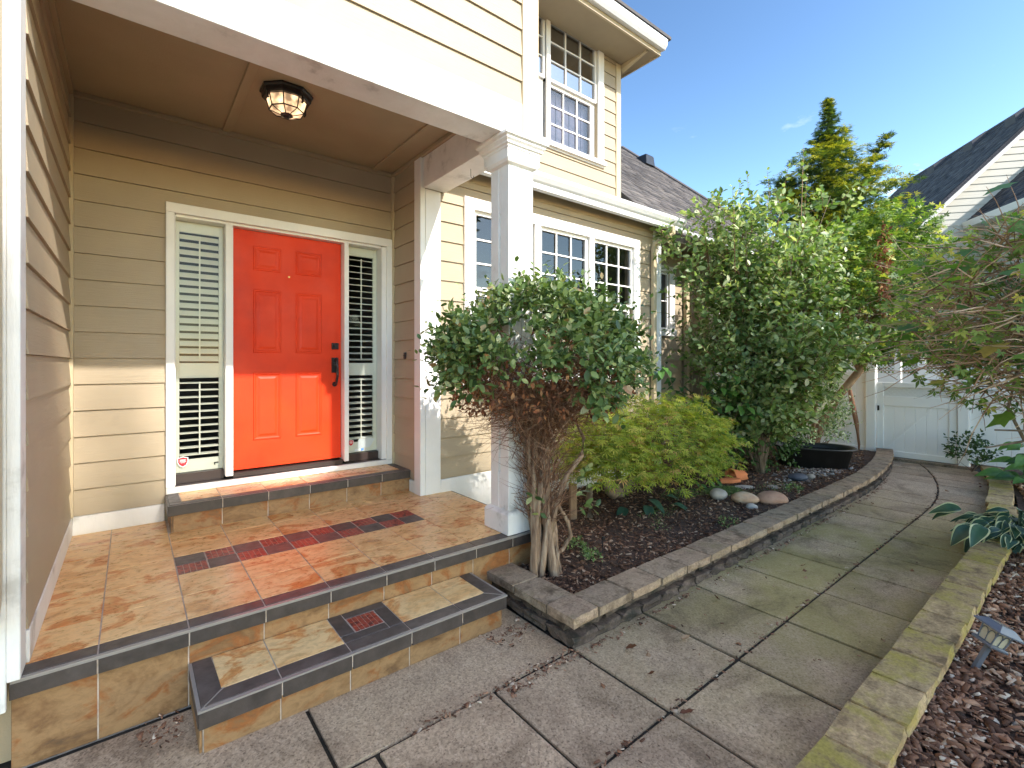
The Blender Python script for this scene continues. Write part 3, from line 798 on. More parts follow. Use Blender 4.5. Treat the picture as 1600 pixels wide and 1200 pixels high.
# lower step
ZS = 0.195
ST = thing("tiled_step", "lower entry step with gold tiles, charcoal border and red mosaic square", "step", (0.97, 2.4, 0))
SX = [0.206, 0.512, 0.818, 1.124, 1.430, 1.736]
m = MB(); m.box(0.225, 1.716, 2.272, 2.618, -0.02, ZS - 0.010); m.box(0.219, 1.723, 2.2355, 2.617, ZS - 0.068, ZS - 0.0035); m.box(0.228, 1.714, 2.265, 2.2715, 0, ZS - .079)
part("grout_bed", m, M_GROUT, ST)
bx = 0.088
def quadtile(parent, pts, z, th, mat, name="tile"):
    m = MB(); m.hexa([(x, y, z - th) for x, y in pts] + [(x, y, z) for x, y in pts]); part(name, m, mat, parent, bevel=0.0013)
yF, yI, yB = 2.250, 2.335, 2.618
for i in range(5):
    x0, x1 = SX[i], SX[i + 1]
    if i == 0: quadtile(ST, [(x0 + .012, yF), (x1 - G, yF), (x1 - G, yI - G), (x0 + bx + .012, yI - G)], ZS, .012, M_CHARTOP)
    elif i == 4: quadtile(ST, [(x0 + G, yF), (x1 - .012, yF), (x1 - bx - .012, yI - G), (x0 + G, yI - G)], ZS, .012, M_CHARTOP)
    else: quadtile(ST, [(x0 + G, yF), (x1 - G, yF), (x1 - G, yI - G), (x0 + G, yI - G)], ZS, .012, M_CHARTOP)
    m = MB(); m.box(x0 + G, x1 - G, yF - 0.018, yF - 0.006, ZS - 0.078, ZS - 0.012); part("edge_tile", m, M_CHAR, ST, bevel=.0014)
    if i != 2:
        tile(ST, x0 + (bx if i == 0 else 0), x1 - (bx if i == 4 else 0), yI, yB, ZS, M_TILE_STEP)
    m = MB(); m.box(x0 + G + (.02 if i == 0 else 0), x1 - G - (.02 if i == 4 else 0), 2.262, 2.271, 0.0, ZS - 0.08); part("riser_tile", m, M_RISER, ST, bevel=.0012)
quadtile(ST, [(SX[0] + .012, yF + .004), (SX[0] + bx + .008, yI + .003), (SX[0] + bx - G, yB), (SX[0] + .012, yB)], ZS - .0003, .012, M_CHARTOP)
quadtile(ST, [(SX[5] - .012, yF + .004), (SX[5] - .012, yB), (SX[5] - bx + G, yB), (SX[5] - bx - .008, yI + .003)], ZS - .0003, .012, M_CHARTOP)
for xa in (SX[0] - 0.0, SX[5] - 0.012):
    m = MB(); m.box(xa, xa + .012, yF - .004, yB, ZS - .078, ZS - .012); part("edge_tile", m, M_CHAR, ST, bevel=.0014)
for xa in (SX[0] + 0.008, SX[5] - 0.018):
    m = MB(); m.box(xa, xa + .010, 2.272, yB, 0.0, ZS - .08); part("riser_tile", m, M_RISER, ST, bevel=.0014)
m = MB(); m.box(SX[0] - .002, SX[5] + .002, yF - .020, yF - .001, ZS - .0105, ZS - .002)
m.box(SX[0] - .002, SX[0] + .011, yF, yB, ZS - .0105, ZS - .002); m.box(SX[5] - .011, SX[5] + .002, yF, yB, ZS - .0105, ZS - .002)
for sgn, xc in ((1, SX[0]), (-1, SX[5])):
    m.hexa([(xc, yF - .018, ZS - .009), (xc + sgn * .005, yF - .021, ZS - .009), (xc + sgn * (bx + .014), yI, ZS - .009), (xc + sgn * (bx + .008), yI + .003, ZS - .009),
            (xc, yF - .018, ZS + .0004), (xc + sgn * .005, yF - .021, ZS + .0004), (xc + sgn * (bx + .014), yI, ZS + .0004), (xc + sgn * (bx + .008), yI + .003, ZS + .0004)])
part("metal_edge_trim", m, bpy.data.materials["pale_edge_trim"], ST)
# centre square: eight small charcoal tiles round a mosaic
xs = [SX[2], SX[2] + .075, SX[3] - .075, SX[3]]; ys = [yI, yI + .065, yB - .065, yB]
tile(ST, xs[0], xs[2], ys[0], ys[1], ZS, M_CHARTOP); tile(ST, xs[2], xs[3], ys[0], ys[2], ZS, M_CHARTOP)
tile(ST, xs[1], xs[3], ys[2], ys[3], ZS, M_CHARTOP); tile(ST, xs[0], xs[1], ys[1], ys[3], ZS, M_CHARTOP)
mosaic(ST, xs[1], xs[2], ys[1], ys[2], ZS, 6, 6)

# stoop at the door
ZD = 0.566
SO = thing("tiled_stoop", "narrow raised tiled sill step under the red front door", "step", (1.1, 4.3, ZP))
m = MB(); m.box(0.232, 2.052, 4.122, 4.50, ZP - 0.012, ZD - .010); m.box(0.214, 2.052, 4.0855, 4.50, ZD - .066, ZD - .0035); m.box(0.234, 2.052, 4.113, 4.1215, ZP, ZD - .073)
part("grout_bed", m, M_GROUT, SO)
DX = [0.200, 0.530, 0.838, 1.146, 1.454, 1.762, 2.053]
for i in range(6):
    x0, x1 = DX[i], DX[i + 1]
    tile(SO, x0 + (.0 if i else .01), x1, 4.100, 4.175, ZD, M_CHARTOP)
    xa = x0 + (.085 if i == 0 else 0); xb = x1 - (.08 if i == 5 else 0)
    tile(SO, xa, xb, 4.175, 4.458, ZD, M_TILE)
    m = MB(); m.box(x0 + G, x1 - G, 4.082, 4.094, ZD - .072, ZD - .003); part("edge_tile", m, M_CHAR, SO, bevel=.0014)
    m = MB(); m.box(x0 + G + (.03 if i == 0 else 0), x1 - G, 4.110, 4.121, ZP, ZD - .074); part("riser_tile", m, M_RISER, SO, bevel=.0012)
tile(SO, 0.21, 0.285, 4.175, 4.458, ZD, M_CHARTOP); tile(SO, 1.973, 2.053, 4.175, 4.458, ZD, M_CHARTOP)
m = MB(); m.box(0.200, 0.212, 4.094, 4.458, ZD - .072, ZD - .003); part("edge_tile", m, M_CHAR, SO)
m = MB(); m.box(0.220, 0.231, 4.122, 4.46, ZP, ZD - .074); part("riser_tile", m, M_RISER, SO)

# ================================================================== HOUSE
HO = thing("house", "beige lap sided two storey house with white trim, covered entry and red door", "house", (1, 4.5, 0))
SP = 0.1826; Z0 = 0.497
def plankrows(parent, o, a, n, s0, s1, z0, z1, openings, mat, phase=Z0, sp=SP, smin=None, smax=None, name="plank"):
    """lap siding boards along a (unit), facing n; openings are (sa, sb, za, zb)"""
    o = Vector(o); a = Vector(a); n = Vector(n)
    k0 = math.floor((z0 - phase) / sp + 1e-6); k1 = math.ceil((z1 - phase) / sp - 1e-6)
    for k in range(k0, k1):
        zb = phase + k * sp; zt = zb + sp
        def piece(sa, sb, za, zc):
            if sb - sa < 0.004 or zc - za < 0.004: return
            sa2, sb2, sa1, sb1 = sa, sb, sa, sb
            if smin:
                sa1, sa2 = max(sa, smin(za)), max(sa, smin(zc)); sb1, sb2 = min(sb, smax(za)), min(sb, smax(zc))
                if sb1 - sa1 < .02: return
                if sb2 - sa2 < .02: mid = (sa2 + sb2) / 2; sa2, sb2 = mid - .01, mid + .01
            def d(z): return 0.020 - 0.013 * (z - zb) / sp
            lip = 0.003 if abs(za - zb) < 1e-6 else 0
            za_ = za + lip
            P = lambda s, dd, z: o + a * s + n * dd + Vector((0, 0, z))
            m = MB(); m.hexa([P(sa1, 0, za_), P(sb1, 0, za_), P(sb1, d(za_), za_), P(sa1, d(za_), za_),
                              P(sa2, 0, zc), P(sb2, 0, zc), P(sb2, d(zc), zc), P(sa2, d(zc), zc)])
            part(name, m, mat, parent)
        za, zc = max(zb, z0), min(zt, z1)
        segs = [(s0, s1, za, zc)]
        for (oa, ob, oz0, oz1) in openings:
            new = []
            for (sa, sb, a_, c_) in segs:
                if ob <= sa or oa >= sb or oz1 <= a_ or oz0 >= c_: new.append((sa, sb, a_, c_)); continue
                if sa < oa: new.append((sa, oa, a_, c_))
                if sb > ob: new.append((ob, sb, a_, c_))
                if a_ < oz0: new.append((max(sa, oa), min(sb, ob), a_, oz0))
                if c_ > oz1: new.append((max(sa, oa), min(sb, ob), oz1, c_))
            segs = new
        for s_ in segs: piece(*s_)

def backing(m, s0, s1, z0, z1, openings, fn):
    """fn(sa,sb,za,zb) adds a box; wall panel around the openings (one opening)"""
    if not openings: fn(s0, s1, z0, z1); return
    oa, ob, za, zb = openings[0]
    fn(s0, oa, z0, z1); fn(ob, s1, z0, z1)
    if za > z0: fn(oa, ob, z0, za)
    if zb < z1: fn(oa, ob, zb, z1)

X1, Y1 = (1, 0, 0), (0, 1, 0)
# --- walls (sheathing behind the boards)
wall = MB()
d_op = [(0.25, 1.985, 0.575, 2.735)]
backing(wall, -0.60, 2.30, 0.0, 3.60, d_op, lambda a, b, c, d: wall.box(a, b, 4.49, 4.66, c, d))
wall.box(-0.60, -0.34, 2.70, 4.49, 0.0, 3.60)
wall.box(2.055, 2.30, 4.02, 4.49, 0.0, 3.55)
b_op = [(2.60, 5.09, 1.40, 3.085)]
backing(wall, 2.075, 5.65, -0.02, 3.44, b_op, lambda a, b, c, d: wall.box(a, b, 3.89, 4.02, c, d))
wall.box(5.52, 5.65, 4.02, 4.43, -0.02, 3.44)
r_op = [(5.95, 6.70, 2.08, 3.03)]
backing(wall, 5.52, 7.36, -0.02, 3.9, r_op, lambda a, b, c, d: wall.box(a, b, 4.43, 4.55, c, min(d, 3.8)))
wall.box(7.36, 7.48, 4.02, 4.55, -0.02, 3.5)
wall.box(7.36, 9.62, 4.0, 4.02, -0.02, 3.5)
wall.box(9.60, 9.72, 4.02, 8.0, -0.02, 3.5)
u_op = [(3.15, 5.22, 4.46, 6.12)]
backing(wall, 2.31, 5.70, 3.5, 6.6, u_op, lambda a, b, c, d: wall.box(a, b, 4.62, 4.74, c, d))
wall.box(5.60, 5.70, 4.74, 9.0, 3.5, 6.6)
wall.box(-6.0, 2.30, 2.625, 2.75, 3.385, 6.8)          # porch storey front
wall.box(2.18, 2.30, 2.75, 4.62, 3.50, 6.8)
wall.box(-6.0, -0.60, 2.61, 2.75, 0, 3.385)         # garage front, left
part("wall", wall, M_SOFFIT, HO)

plankrows(HO, (0, 4.489, 0), X1, (0, -1, 0), -0.315, 2.03, Z0, 3.40, [(0.225, 2.01, 0.5, 2.76)], M_SIDX)
plankrows(HO, (-0.339, 0, 0), Y1, (1, 0, 0), 2.70, 4.44, Z0, 3.40, [], M_SIDY)
plankrows(HO, (2.054, 0, 0), Y1, (-1, 0, 0), 3.985, 4.44, Z0 - .02, 3.40, [], M_SIDY)
plankrows(HO, (0, 3.889, 0), X1, (0, -1, 0), 2.235, 5.506, Z0 - .012, 3.40, [(2.55, 5.14, 1.36, 3.10)], M_SIDX)
plankrows(HO, (0, 4.429, 0), X1, (0, -1, 0), 5.66, 7.33, Z0 - .012, 3.45, [(5.92, 6.75, 2.06, 3.05)], M_SIDX)
plankrows(HO, (7.359, 0, 0), Y1, (-1, 0, 0), 4.02, 4.40, Z0 - .012, 3.45, [], M_SIDY)
plankrows(HO, (0, 3.999, 0), X1, (0, -1, 0), 7.46, 9.60, Z0 - .012, 3.40, [], M_SIDX)
plankrows(HO, (0, 2.624, 0), X1, (0, -1, 0), -3.0, 2.163, 3.385, 6.0, [], M_SIDX, phase=3.545 - SP)
plankrows(HO, (0, 4.619, 0), X1, (0, -1, 0), 2.33, 5.62, 3.85, 6.5, [(3.10, 5.28, 4.45, 6.15)], M_SIDX, phase=4.141)

def trim(name, boxes, mat=M_WHITE, bevel=0.003, parent=HO, label=None):
    m = MB()
    for b in boxes: m.box(*b)
    return part(name, m, mat, parent, bevel=bevel, label=label)
# base boards
trim("base_board", [(-0.315, 0.20, 4.462, 4.489, ZP, Z0)], M_WHITE_WORN)
trim("base_board", [(-0.339, -0.315, 2.69, 4.489, ZP, Z0)], M_WHITE_WORN)
trim("base_board", [(2.232, 5.506, 3.862, 3.889, 0.02, Z0 - .012)], M_WHITE_WORN)
trim("base_board", [(5.66, 7.33, 4.405, 4.429, 0.02, Z0 - .012)])
trim("base_board", [(2.030, 2.054, 3.985, 4.095, ZP, 0.475)], M_WHITE_WORN)
# corner trims inside the porch
trim("corner_trim", [(-0.339, -0.308, 4.44, 4.489, Z0, 3.40)], M_BEIGE)
trim("corner_trim", [(2.022, 2.054, 4.44, 4.489, ZD, 3.40)], M_BEIGE)
trim("ceiling_trim", [(-0.305, 2.02, 4.45, 4.489, 3.40, 3.434)], M_SOFFIT)
trim("ceiling_trim", [(-0.339, -0.305, 2.84, 4.489, 3.40, 3.434)], M_SOFFIT)
trim("ceiling_trim", [(2.022, 2.054, 2.84, 4.489, 3.40, 3.434)], M_SOFFIT)
# porch corner boards
trim("corner_board", [(2.026, 2.075, 3.866, 3.985, ZP, 3.425)], M_WHITE)
trim("corner_board", [(2.076, 2.232, 3.862, 3.888, ZP, 3.13)], M_WHITE)
trim("corner_board", [(5.506, 5.652, 3.862, 3.8885, 0.05, 3.40), (5.6525, 5.676, 3.862, 3.99, 0.05, 3.40)], M_WHITE)
trim("corner_board", [(7.336, 7.359, 3.972, 4.10, 0.05, 3.4), (7.3595, 7.46, 3.972, 3.9985, 0.05, 3.4)], M_WHITE)
trim("corner_board", [(7.30, 7.3585, 4.39, 4.4285, .1, 3.45)], M_BEIGE)
trim("corner_board", [(2.163, 2.312, 2.598, 2.624, 3.141, 6.2)], M_BEIGE)
trim("corner_board", [(5.62, 5.725, 4.59, 4.6185, 3.87, 6.0)], M_BEIGE)
# white post board on the near left end of the entry wall
trim("corner_board", [(-0.60, -0.363, 2.56, 2.584, 0.262, 3.36), (-0.3625, -0.3246, 2.56, 2.682, ZP + .002, 3.36)], M_WHITE_WORN, label="weathered white board at the near end of the left entry wall")
m = MB(); m.rectpath([(-0.41, 2.51, 3.3), (-0.41, 2.51, 0.78), (-0.41, 2.50, 0.70), (-0.41, 2.44, 0.62)], 0.085, 0.06)
part("downspout", m, M_BEIGE, HO, bevel=.006)
# ceiling
m = MB(); m.box(-0.339, 2.08, 2.80, 4.489, 3.435, 3.47); part("porch_ceiling", m, M_SOFFIT, HO)
for xc in (0.605, 1.845):
    trim("ceiling_batten", [(xc - .03, xc + .03, 2.832, 4.449, 3.418, 3.4345)], M_SOFFIT)
# beams
trim("beam", [(-0.323, 2.162, 2.602, 2.832, 3.14, 3.384)], M_WHITE_WORN, label="wide white front beam over the porch opening")
trim("beam", [(2.054, 2.278, 2.834, 3.861, 3.132, 3.43)], M_WHITE_WORN, label="white side beam from the column to the wall")
m = MB()
for j in range(9):
    pass
hk = [(2.17 + 0.014 * math.cos(t), 3.25, 3.075 + 0.014 * math.sin(t)) for t in np.linspace(-2.6, 0.6, 9)]
m.tube([(2.156, 3.25, 3.132)] + hk, 0.0022, 6); part("hook", m, M_BLACK, HO)

# column
CO = thing("porch_column", "square white wooden column with stepped capital at the porch corner", "column", (2.166, 2.725, ZP))
cx, cy = 2.166, 2.727; hx, hy = 0.112, 0.105
sh = MB(); sl = 0.008
for sx_ in (-1, 1):
    for sy_ in (-1, 1):
        xa, xb = sorted((cx + sx_ * sl, cx + sx_ * hx)); ya, yb = sorted((cy + sy_ * sl, cy + sy_ * hy))
        sh.box(xa, xb, ya, yb, 0.53, 2.96)
part("shaft", sh, M_WHITE_WORN, CO, bevel=.003)
fi = MB(); fi.box(cx - hx + .012, cx + hx - .012, cy - hy + .012, cy + hy - .012, 0.53, 2.95)
fi.box(cx - hx + .002, cx + hx - .002, cy - .0075, cy + .0075, 0.53, 0.78); fi.box(cx - hx + .002, cx + hx - .002, cy - .0075, cy + .0075, 2.62, 2.95)
fi.box(cx - .0075, cx + .0075, cy - hy + .002, cy + hy - .002, 0.53, 0.78); fi.box(cx - .0075, cx + .0075, cy - hy + .002, cy + hy - .002, 2.62, 2.95)
part("core_board", fi, M_WHITE_WORN, CO)
bs = MB(); bs.sqprofile(cx + .005, cy + .01, 0.142, 0.142, [(0, ZP + .002), (0, 0.505), (-.012, 0.522), (-.03, 0.533)]); part("base", bs, M_WHITE_WORN, CO, bevel=.003)
cp = MB(); cp.sqprofile(cx, cy, hx, hy, [(0.0, 2.945), (0.022, 2.955), (0.034, 2.975), (0.034, 3.042), (0.040, 3.048), (0.040, 3.060), (0.052, 3.068), (0.052, 3.080), (0.066, 3.096), (0.066, 3.108), (0.082, 3.118), (0.082, 3.1385)])
part("capital", cp, M_WHITE_WORN, CO)

# --- eaves and gutters
gut = [(3.72, 3.335), (3.655, 3.335), (3.650, 3.385), (3.628, 3.405), (3.598, 3.445), (3.590, 3.482), (3.604, 3.482), (3.607, 3.47), (3.72, 3.47)]
m = MB(); m.extrude(gut, 0, 2.26, 5.86); part("gutter", m, M_GUTTER, HO, label="white gutter above the group of windows")
trim("soffit", [(2.28, 5.80, 3.67, 3.861, 3.405, 3.425)], M_SOFFIT)
trim("frieze_board", [(2.235, 5.50, 3.868, 3.8885, 3.30, 3.404)], M_SOFFIT)
m = MB(); m.extrude([(3.66, 3.478), (3.66, 3.51), (4.617, 3.90), (4.617, 3.87)], 0, 2.30, 5.78); part("roof", m, M_SHINGLE, HO)
m = MB(); m.rectpath([(5.60, 3.64, 3.36), (5.60, 3.64, 3.27), (5.52, 3.68, 3.22), (5.462, 3.815, 3.14), (5.462, 3.832, 3.08), (5.462, 3.832, 0.1)], 0.065, 0.05)
part("downspout", m, M_BEIGE, HO, bevel=.004)
gut2 = [(y + 0.22, z - 0.03) for y, z in gut]
m = MB(); m.extrude(gut2, 0, 5.90, 11.4); part("gutter", m, M_GUTTER, HO)
trim("soffit", [(5.70, 11.4, 3.90, 4.428, 3.38, 3.40)], M_SOFFIT)
m = MB(); m.rectpath([(7.12, 4.37, 3.37), (7.12, 4.37, 0.1)], 0.085, 0.06); part("downspout", m, M_BEIGE, HO, bevel=.004)

def shingle_roof(name, parent, O, U, Wd, width_fn, length, mat, exp=0.14, tabw=0.30, thick=0.10):
    """O eave origin, U along eave, Wd upslope unit; width_fn(t)->(u0,u1) at upslope distance t. deck + tabs"""
    O = np.array(O, float); U = np.array(U, float); Wd = np.array(Wd, float); Nn = np.cross(U, Wd)
    if Nn[2] < 0: Nn = -Nn
    a0, a1 = width_fn(0); b0, b1 = width_fn(length)
    q = [O + U * a0, O + U * a1, O + U * b1 + Wd * length, O + U * b0 + Wd * length]
    m = MB(); m.hexa([tuple(p - Nn * thick) for p in q] + [tuple(p - Nn * 0.004) for p in q])
    deck = part(name, m, mat, parent)
    nr = int(length / exp); P0 = []; 
    vs = []
    r = random.Random(5)
    for k in range(nr):
        u0, u1 = width_fn((k + .5) * exp); x_ = u0 - r.uniform(0, tabw)
        while x_ < u1:
            w_ = tabw * r.uniform(.55, 1.3); xa, xb = max(x_, u0), min(x_ + w_ - .004, u1)
            if xb - xa > .02:
                h = .010 + r.choice((0, 0, .006)); dn = r.choice((0, 0, .012))
                A = O + U * xa + Wd * (k * exp - dn); B = O + U * xb + Wd * (k * exp - dn)
                Cc = O + U * xb + Wd * (k * exp + exp + .01); Dd = O + U * xa + Wd * (k * exp + exp + .01)
                vs.append([A, B, Cc, Dd, A + Nn * h, B + Nn * h, Cc + Nn * .001, Dd + Nn * .001])
            x_ += w_
    V = np.array(vs).reshape(-1, 3)
    F = (np.array([(4, 5, 6, 7), (0, 1, 5, 4), (1, 2, 6, 5), (3, 0, 4, 7)])[None] + (np.arange(len(vs)) * 8)[:, None, None]).reshape(-1, 4)
    c = V.mean(0); me = npmesh("shingles", V - c, [F], mat)
    link("shingles", me, deck, loc=tuple(c), kind="stuff")
    return deck
# main roof behind: plane z = 3.33 + 0.9*(y-3.75)
sl_ = math.hypot(1, 0.9); W_ = (0, 1 / sl_, 0.9 / sl_)
def wf(t):
    y = 3.78 + t / sl_
    return (0.0, 10.0 + (8.0 - y) * 0.424 - 5.80)
shingle_roof("roof", HO, (5.80, 3.78, 3.357), (1, 0, 0), W_, wf, (8.0 - 3.78) * sl_, M_SHINGLE)
hipmb = MB()
def roofpt(y, dx=0, dz=0): return (10.0 + (8.0 - y) * 0.424 + dx, y, 3.357 + .9 * (y - 3.78) + dz)
hipmb.tube([roofpt(3.80, 0, .015), roofpt(8.0, 0, .015)], 0.05, 6); part("ridge_cap", hipmb, M_SHINGLE, HO)
m = MB(); y = 7.35; c = roofpt(y)
m.sqprofile(c[0] - .18, c[1], .16, .16, [(0.02, c[2] - .1), (0.0, c[2] + .13), (-.03, c[2] + .17)]); part("roof_vent", m, M_PLASTIC, HO, bevel=.01)
# far slope of the hip so that the roof is a solid
m = MB(); m.add([roofpt(3.8), roofpt(8.0), (5.8, 8.0, roofpt(8.0)[2]), (16, 3.8, 3.36), (16, 12, 3.36), (5.8, 12.2, 3.4)], [(0, 3, 4, 1), (1, 4, 5, 2)]); part("roof", m, M_SHINGLE, HO)

# upper eave at top right
m = MB(); m.box(2.2, 5.98, 4.12, 4.62, 6.02, 6.05); m.box(5.725, 5.98, 4.62, 9, 6.02, 6.05); part("soffit", m, M_SOFFIT, HO)
m = MB(); m.box(2.2, 6.0, 4.09, 4.119, 6.00, 6.20); m.box(5.981, 6.005, 4.12, 9, 6.0, 6.20); part("fascia", m, M_BEIGE, HO)
m = MB(); m.extrude([(4.088, 6.06), (4.03, 6.06), (4.0, 6.10), (3.985, 6.19), (4.088, 6.19)], 0, 2.2, 6.02); part("gutter", m, M_GUTTER, HO)
m = MB(); m.extrude([(3.97, 6.2), (3.97, 6.24), (6.8, 8.3), (9.2, 6.3), (9.2, 6.2)], 0, 2.2, 6.08); part("roof", m, M_SHINGLE, HO)
m = MB()
m.hexa([(5.74, 4.60, 5.95), (5.78, 4.60, 5.90), (5.78, 4.16, 6.00), (5.74, 4.16, 6.0), (5.74, 4.60, 6.02), (5.78, 4.60, 6.02), (5.78, 4.16, 6.018), (5.74, 4.16, 6.018)])
part("bracket", m, M_BEIGE, HO)
# roof volume above porch storey (keeps the sky out of the entry)
m = MB(); m.box(-6.0, 2.30, 2.76, 9, 6.6, 6.8); part("roof", m, M_SOFFIT, HO)

# --- windows
def sash(parent, x0, x1, z0, z1, y, cols, rows, glass, fw=0.035, mw=0.017, panes=True, name="window_sash"):
    m = MB(); d = 0.035
    m.box(x0 - fw, x0, y, y + d, z0 - fw, z1 + fw); m.box(x1, x1 + fw, y, y + d, z0 - fw, z1 + fw)
    m.box(x0, x1, y, y + d, z0 - fw, z0); m.box(x0, x1, y, y + d, z1, z1 + fw)
    for i in range(1, cols):
        xx = x0 + (x1 - x0) * i / cols; m.box(xx - mw / 2, xx + mw / 2, y + .010, y + .026, z0, z1)
    for j in range(1, rows):
        zz = z0 + (z1 - z0) * j / rows
        for i in range(cols):
            xa = x0 + (x1 - x0) * i / cols + (mw / 2 if i else 0); xb = x0 + (x1 - x0) * (i + 1) / cols - (mw / 2 if i < cols - 1 else 0)
            m.box(xa, xb, y + .0105, y + .0255, zz - mw / 2, zz + mw / 2)
    s = part(name, m, M_VINYL, parent)
    for i in range(cols):
        for j in range(rows):
            xa = x0 + (x1 - x0) * i / cols; xb = x0 + (x1 - x0) * (i + 1) / cols; za = z0 + (z1 - z0) * j / rows; zb = z0 + (z1 - z0) * (j + 1) / rows
            g_ = MB(); g_.add([(xa, y + .028, za), (xb, y + .028, za), (xb, y + .028, zb), (xa, y + .028, zb)], [(0, 1, 2, 3)])
            part("pane", g_, glass, s)
    return s
def room(x0, x1, y0, y1, z0, z1, parent=HO):
    m = MB(); m.add([(x0, y0, z0), (x1, y0, z0), (x1, y1, z0), (x0, y1, z0), (x0, y0, z1), (x1, y0, z1), (x1, y1, z1), (x0, y1, z1)],
                    [(0, 1, 2, 3), (4, 7, 6, 5), (1, 2, 6, 5), (2, 3, 7, 6), (3, 0, 4, 7)])
    part("room_interior", m, M_DARKROOM, parent)
room(2.45, 5.3, 4.021, 6.0, 1.0, 3.3)
room(5.80, 6.9, 4.551, 6.2, 1.8, 3.2)
room(3.0, 5.4, 4.741, 7.0, 4.2, 6.3)
room(0.1, 2.054, 4.661, 6.6, 0.4, 3.0)
# group of three windows
YW = 3.889
trim("window_trim", [(2.49, 5.20, YW - .035, YW - .001, 3.045, 3.155)])
trim("window_trim", [(2.49, 2.605, YW - .035, YW - .001, 1.33, 3.0445)])
trim("window_trim", [(5.085, 5.20, YW - .035, YW - .001, 1.33, 3.0445)])
for xc in (3.425, 4.28): trim("window_trim", [(xc - .042, xc + .042, YW - .034, YW - .001, 1.45, 3.0445)])
trim("window_sill", [(2.45, 5.24, YW - .06, YW - .036, 1.33, 1.37), (2.605, 5.085, YW - .035, YW - .001, 1.33, 1.449)])
for (a, b) in ((2.642, 3.345), (3.505, 4.200), (4.360, 5.048)):
    sash(HO, a, b, 2.305, 3.010, YW + .0, 3, 3, M_GLASSW)
    sash(HO, a + .02, b - .02, 1.50, 2.225, YW + .036, 1, 1, M_GLASSSCREEN)
    m = MB()
    for j in range(7): 
        zz = 1.5 + .1 * j; m.box(a + .01, b - .01, YW + .12, YW + .13, zz + .01, zz + .098)
    part("roller_shade", m, M_BEIGE, HO)
# recess window
YR = 4.429
trim("window_trim", [(5.80, 6.84, YR - .03, YR - .001, 2.995, 3.09)]); trim("window_trim", [(5.80, 5.95, YR - .03, YR - .001, 2.09, 2.9945)])
trim("window_trim", [(6.70, 6.84, YR - .03, YR - .001, 2.09, 2.9945)]); trim("window_sill", [(5.78, 6.86, YR - .05, YR - .001, 1.985, 2.089)])
sash(HO, 5.985, 6.665, 2.12, 2.96, YR + .002, 1, 2, M_GLASSW)
# upper window pair
YU = 4.619
trim("window_trim", [(3.02, 5.34, YU - .035, YU - .001, 6.085, 6.20)]); trim("window_trim", [(5.225, 5.34, YU - .035, YU - .001, 4.45, 6.0845)])
trim("window_trim", [(3.02, 3.145, YU - .035, YU - .001, 4.45, 6.0845)]); trim("window_trim", [(4.228, 4.292, YU - .030, YU - .001, 4.45, 6.0845)])
trim("window_sill", [(2.98, 5.36, YU - .07, YU - .036, 4.385, 4.449), (3.02, 5.34, YU - .035, YU - .001, 4.36, 4.449)])
for (a, b) in ((3.185, 4.190), (4.325, 5.190)):
    sash(HO, a, b, 5.305, 6.045, YU + .004, 3, 3, M_GLASSUP, fw=.034)
    sash(HO, a + .015, b - .06, 4.505, 5.225, YU + .040, 3, 3, M_GLASSSCREEN, fw=.034)
    trim("window_frame", [(a - .034, a - .021, YU + .040, YU + .12, 4.46, 5.27), (b - .024, b + .034, YU + .042, YU + .12, 4.46, 5.27), (a - .034, b + .034, YU + .042, YU + .12, 5.262, 5.30)], M_VINYL)
    m = MB()
    for j in range(14):
        xa = a + (b - a) * j / 14; m.box(xa, xa + (b - a) / 14 * .9, YU + .16 + .012 * (j % 2), YU + .17 + .012 * (j % 2), 4.48, 5.24)
    part("curtain", m, M_BLIND, HO)

# --- entrance: trims, sidelights, door
YD = 4.49
trim("door_trim", [(0.207, 2.030, 4.452, 4.488, 2.705, 2.780)]); trim("door_trim", [(0.207, 0.262, 4.452, 4.488, 0.612, 2.7045)])
trim("door_trim", [(1.968, 2.030, 4.452, 4.488, 0.612, 2.7045)])
trim("door_trim", [(0.207, 2.030, 4.449, 4.488, ZD + .001, 0.6115)], M_WHITE_WORN)
trim("door_frame", [(0.2505, 0.270, 4.489, 4.62, 0.616, 2.70), (1.925, 1.9845, 4.476, 4.62, 0.616, 2.70), (0.2705, 1.9245, 4.489, 4.62, 2.685, 2.734)])
trim("mullion", [(0.600, 0.655, 4.478, 4.62, 0.640, 2.6845)]); trim("mullion", [(1.562, 1.604, 4.478, 4.62, 0.640, 2.6845)])
trim("threshold", [(0.2505, 1.984, 4.489, 4.66, 0.576, 0.615), (0.656, 1.561, 4.51, 4.62, 0.6155, 0.655), (0.271, 0.599, 4.555, 4.62, 0.6155, 0.69), (1.605, 1.924, 4.555, 4.62, 0.6155, 0.69)], M_BRONZE, bevel=.002)
# door slab with six raised panels
m = MB(); m.box(0.659, 1.559, 4.565, 4.61, 0.668, 2.683)
DR = part("front_door", m, M_RED, HO, bevel=.002, label="bright red orange six panel front door")
def dpanel(x0, x1, z0, z1):
    prof = [(0, 0), (.006, -.0065), (.014, -.0065), (.022, -.0015), (.034, -.0012), (.052, -.0060)]
    m = MB(); vs = []
    for ins, d in prof: vs += [(x0 + ins, 4.565 + d, z0 + ins), (x1 - ins, 4.565 + d, z0 + ins), (x1 - ins, 4.565 + d, z1 - ins), (x0 + ins, 4.565 + d, z1 - ins)]
    fs = [(i * 4 + j, i * 4 + (j + 1) % 4, i * 4 + 4 + (j + 1) % 4, i * 4 + 4 + j) for i in range(len(prof) - 1) for j in range(4)] + [tuple(range(len(vs) - 4, len(vs)))]
    m.add(vs, fs); part("door_panel", m, M_RED, DR)
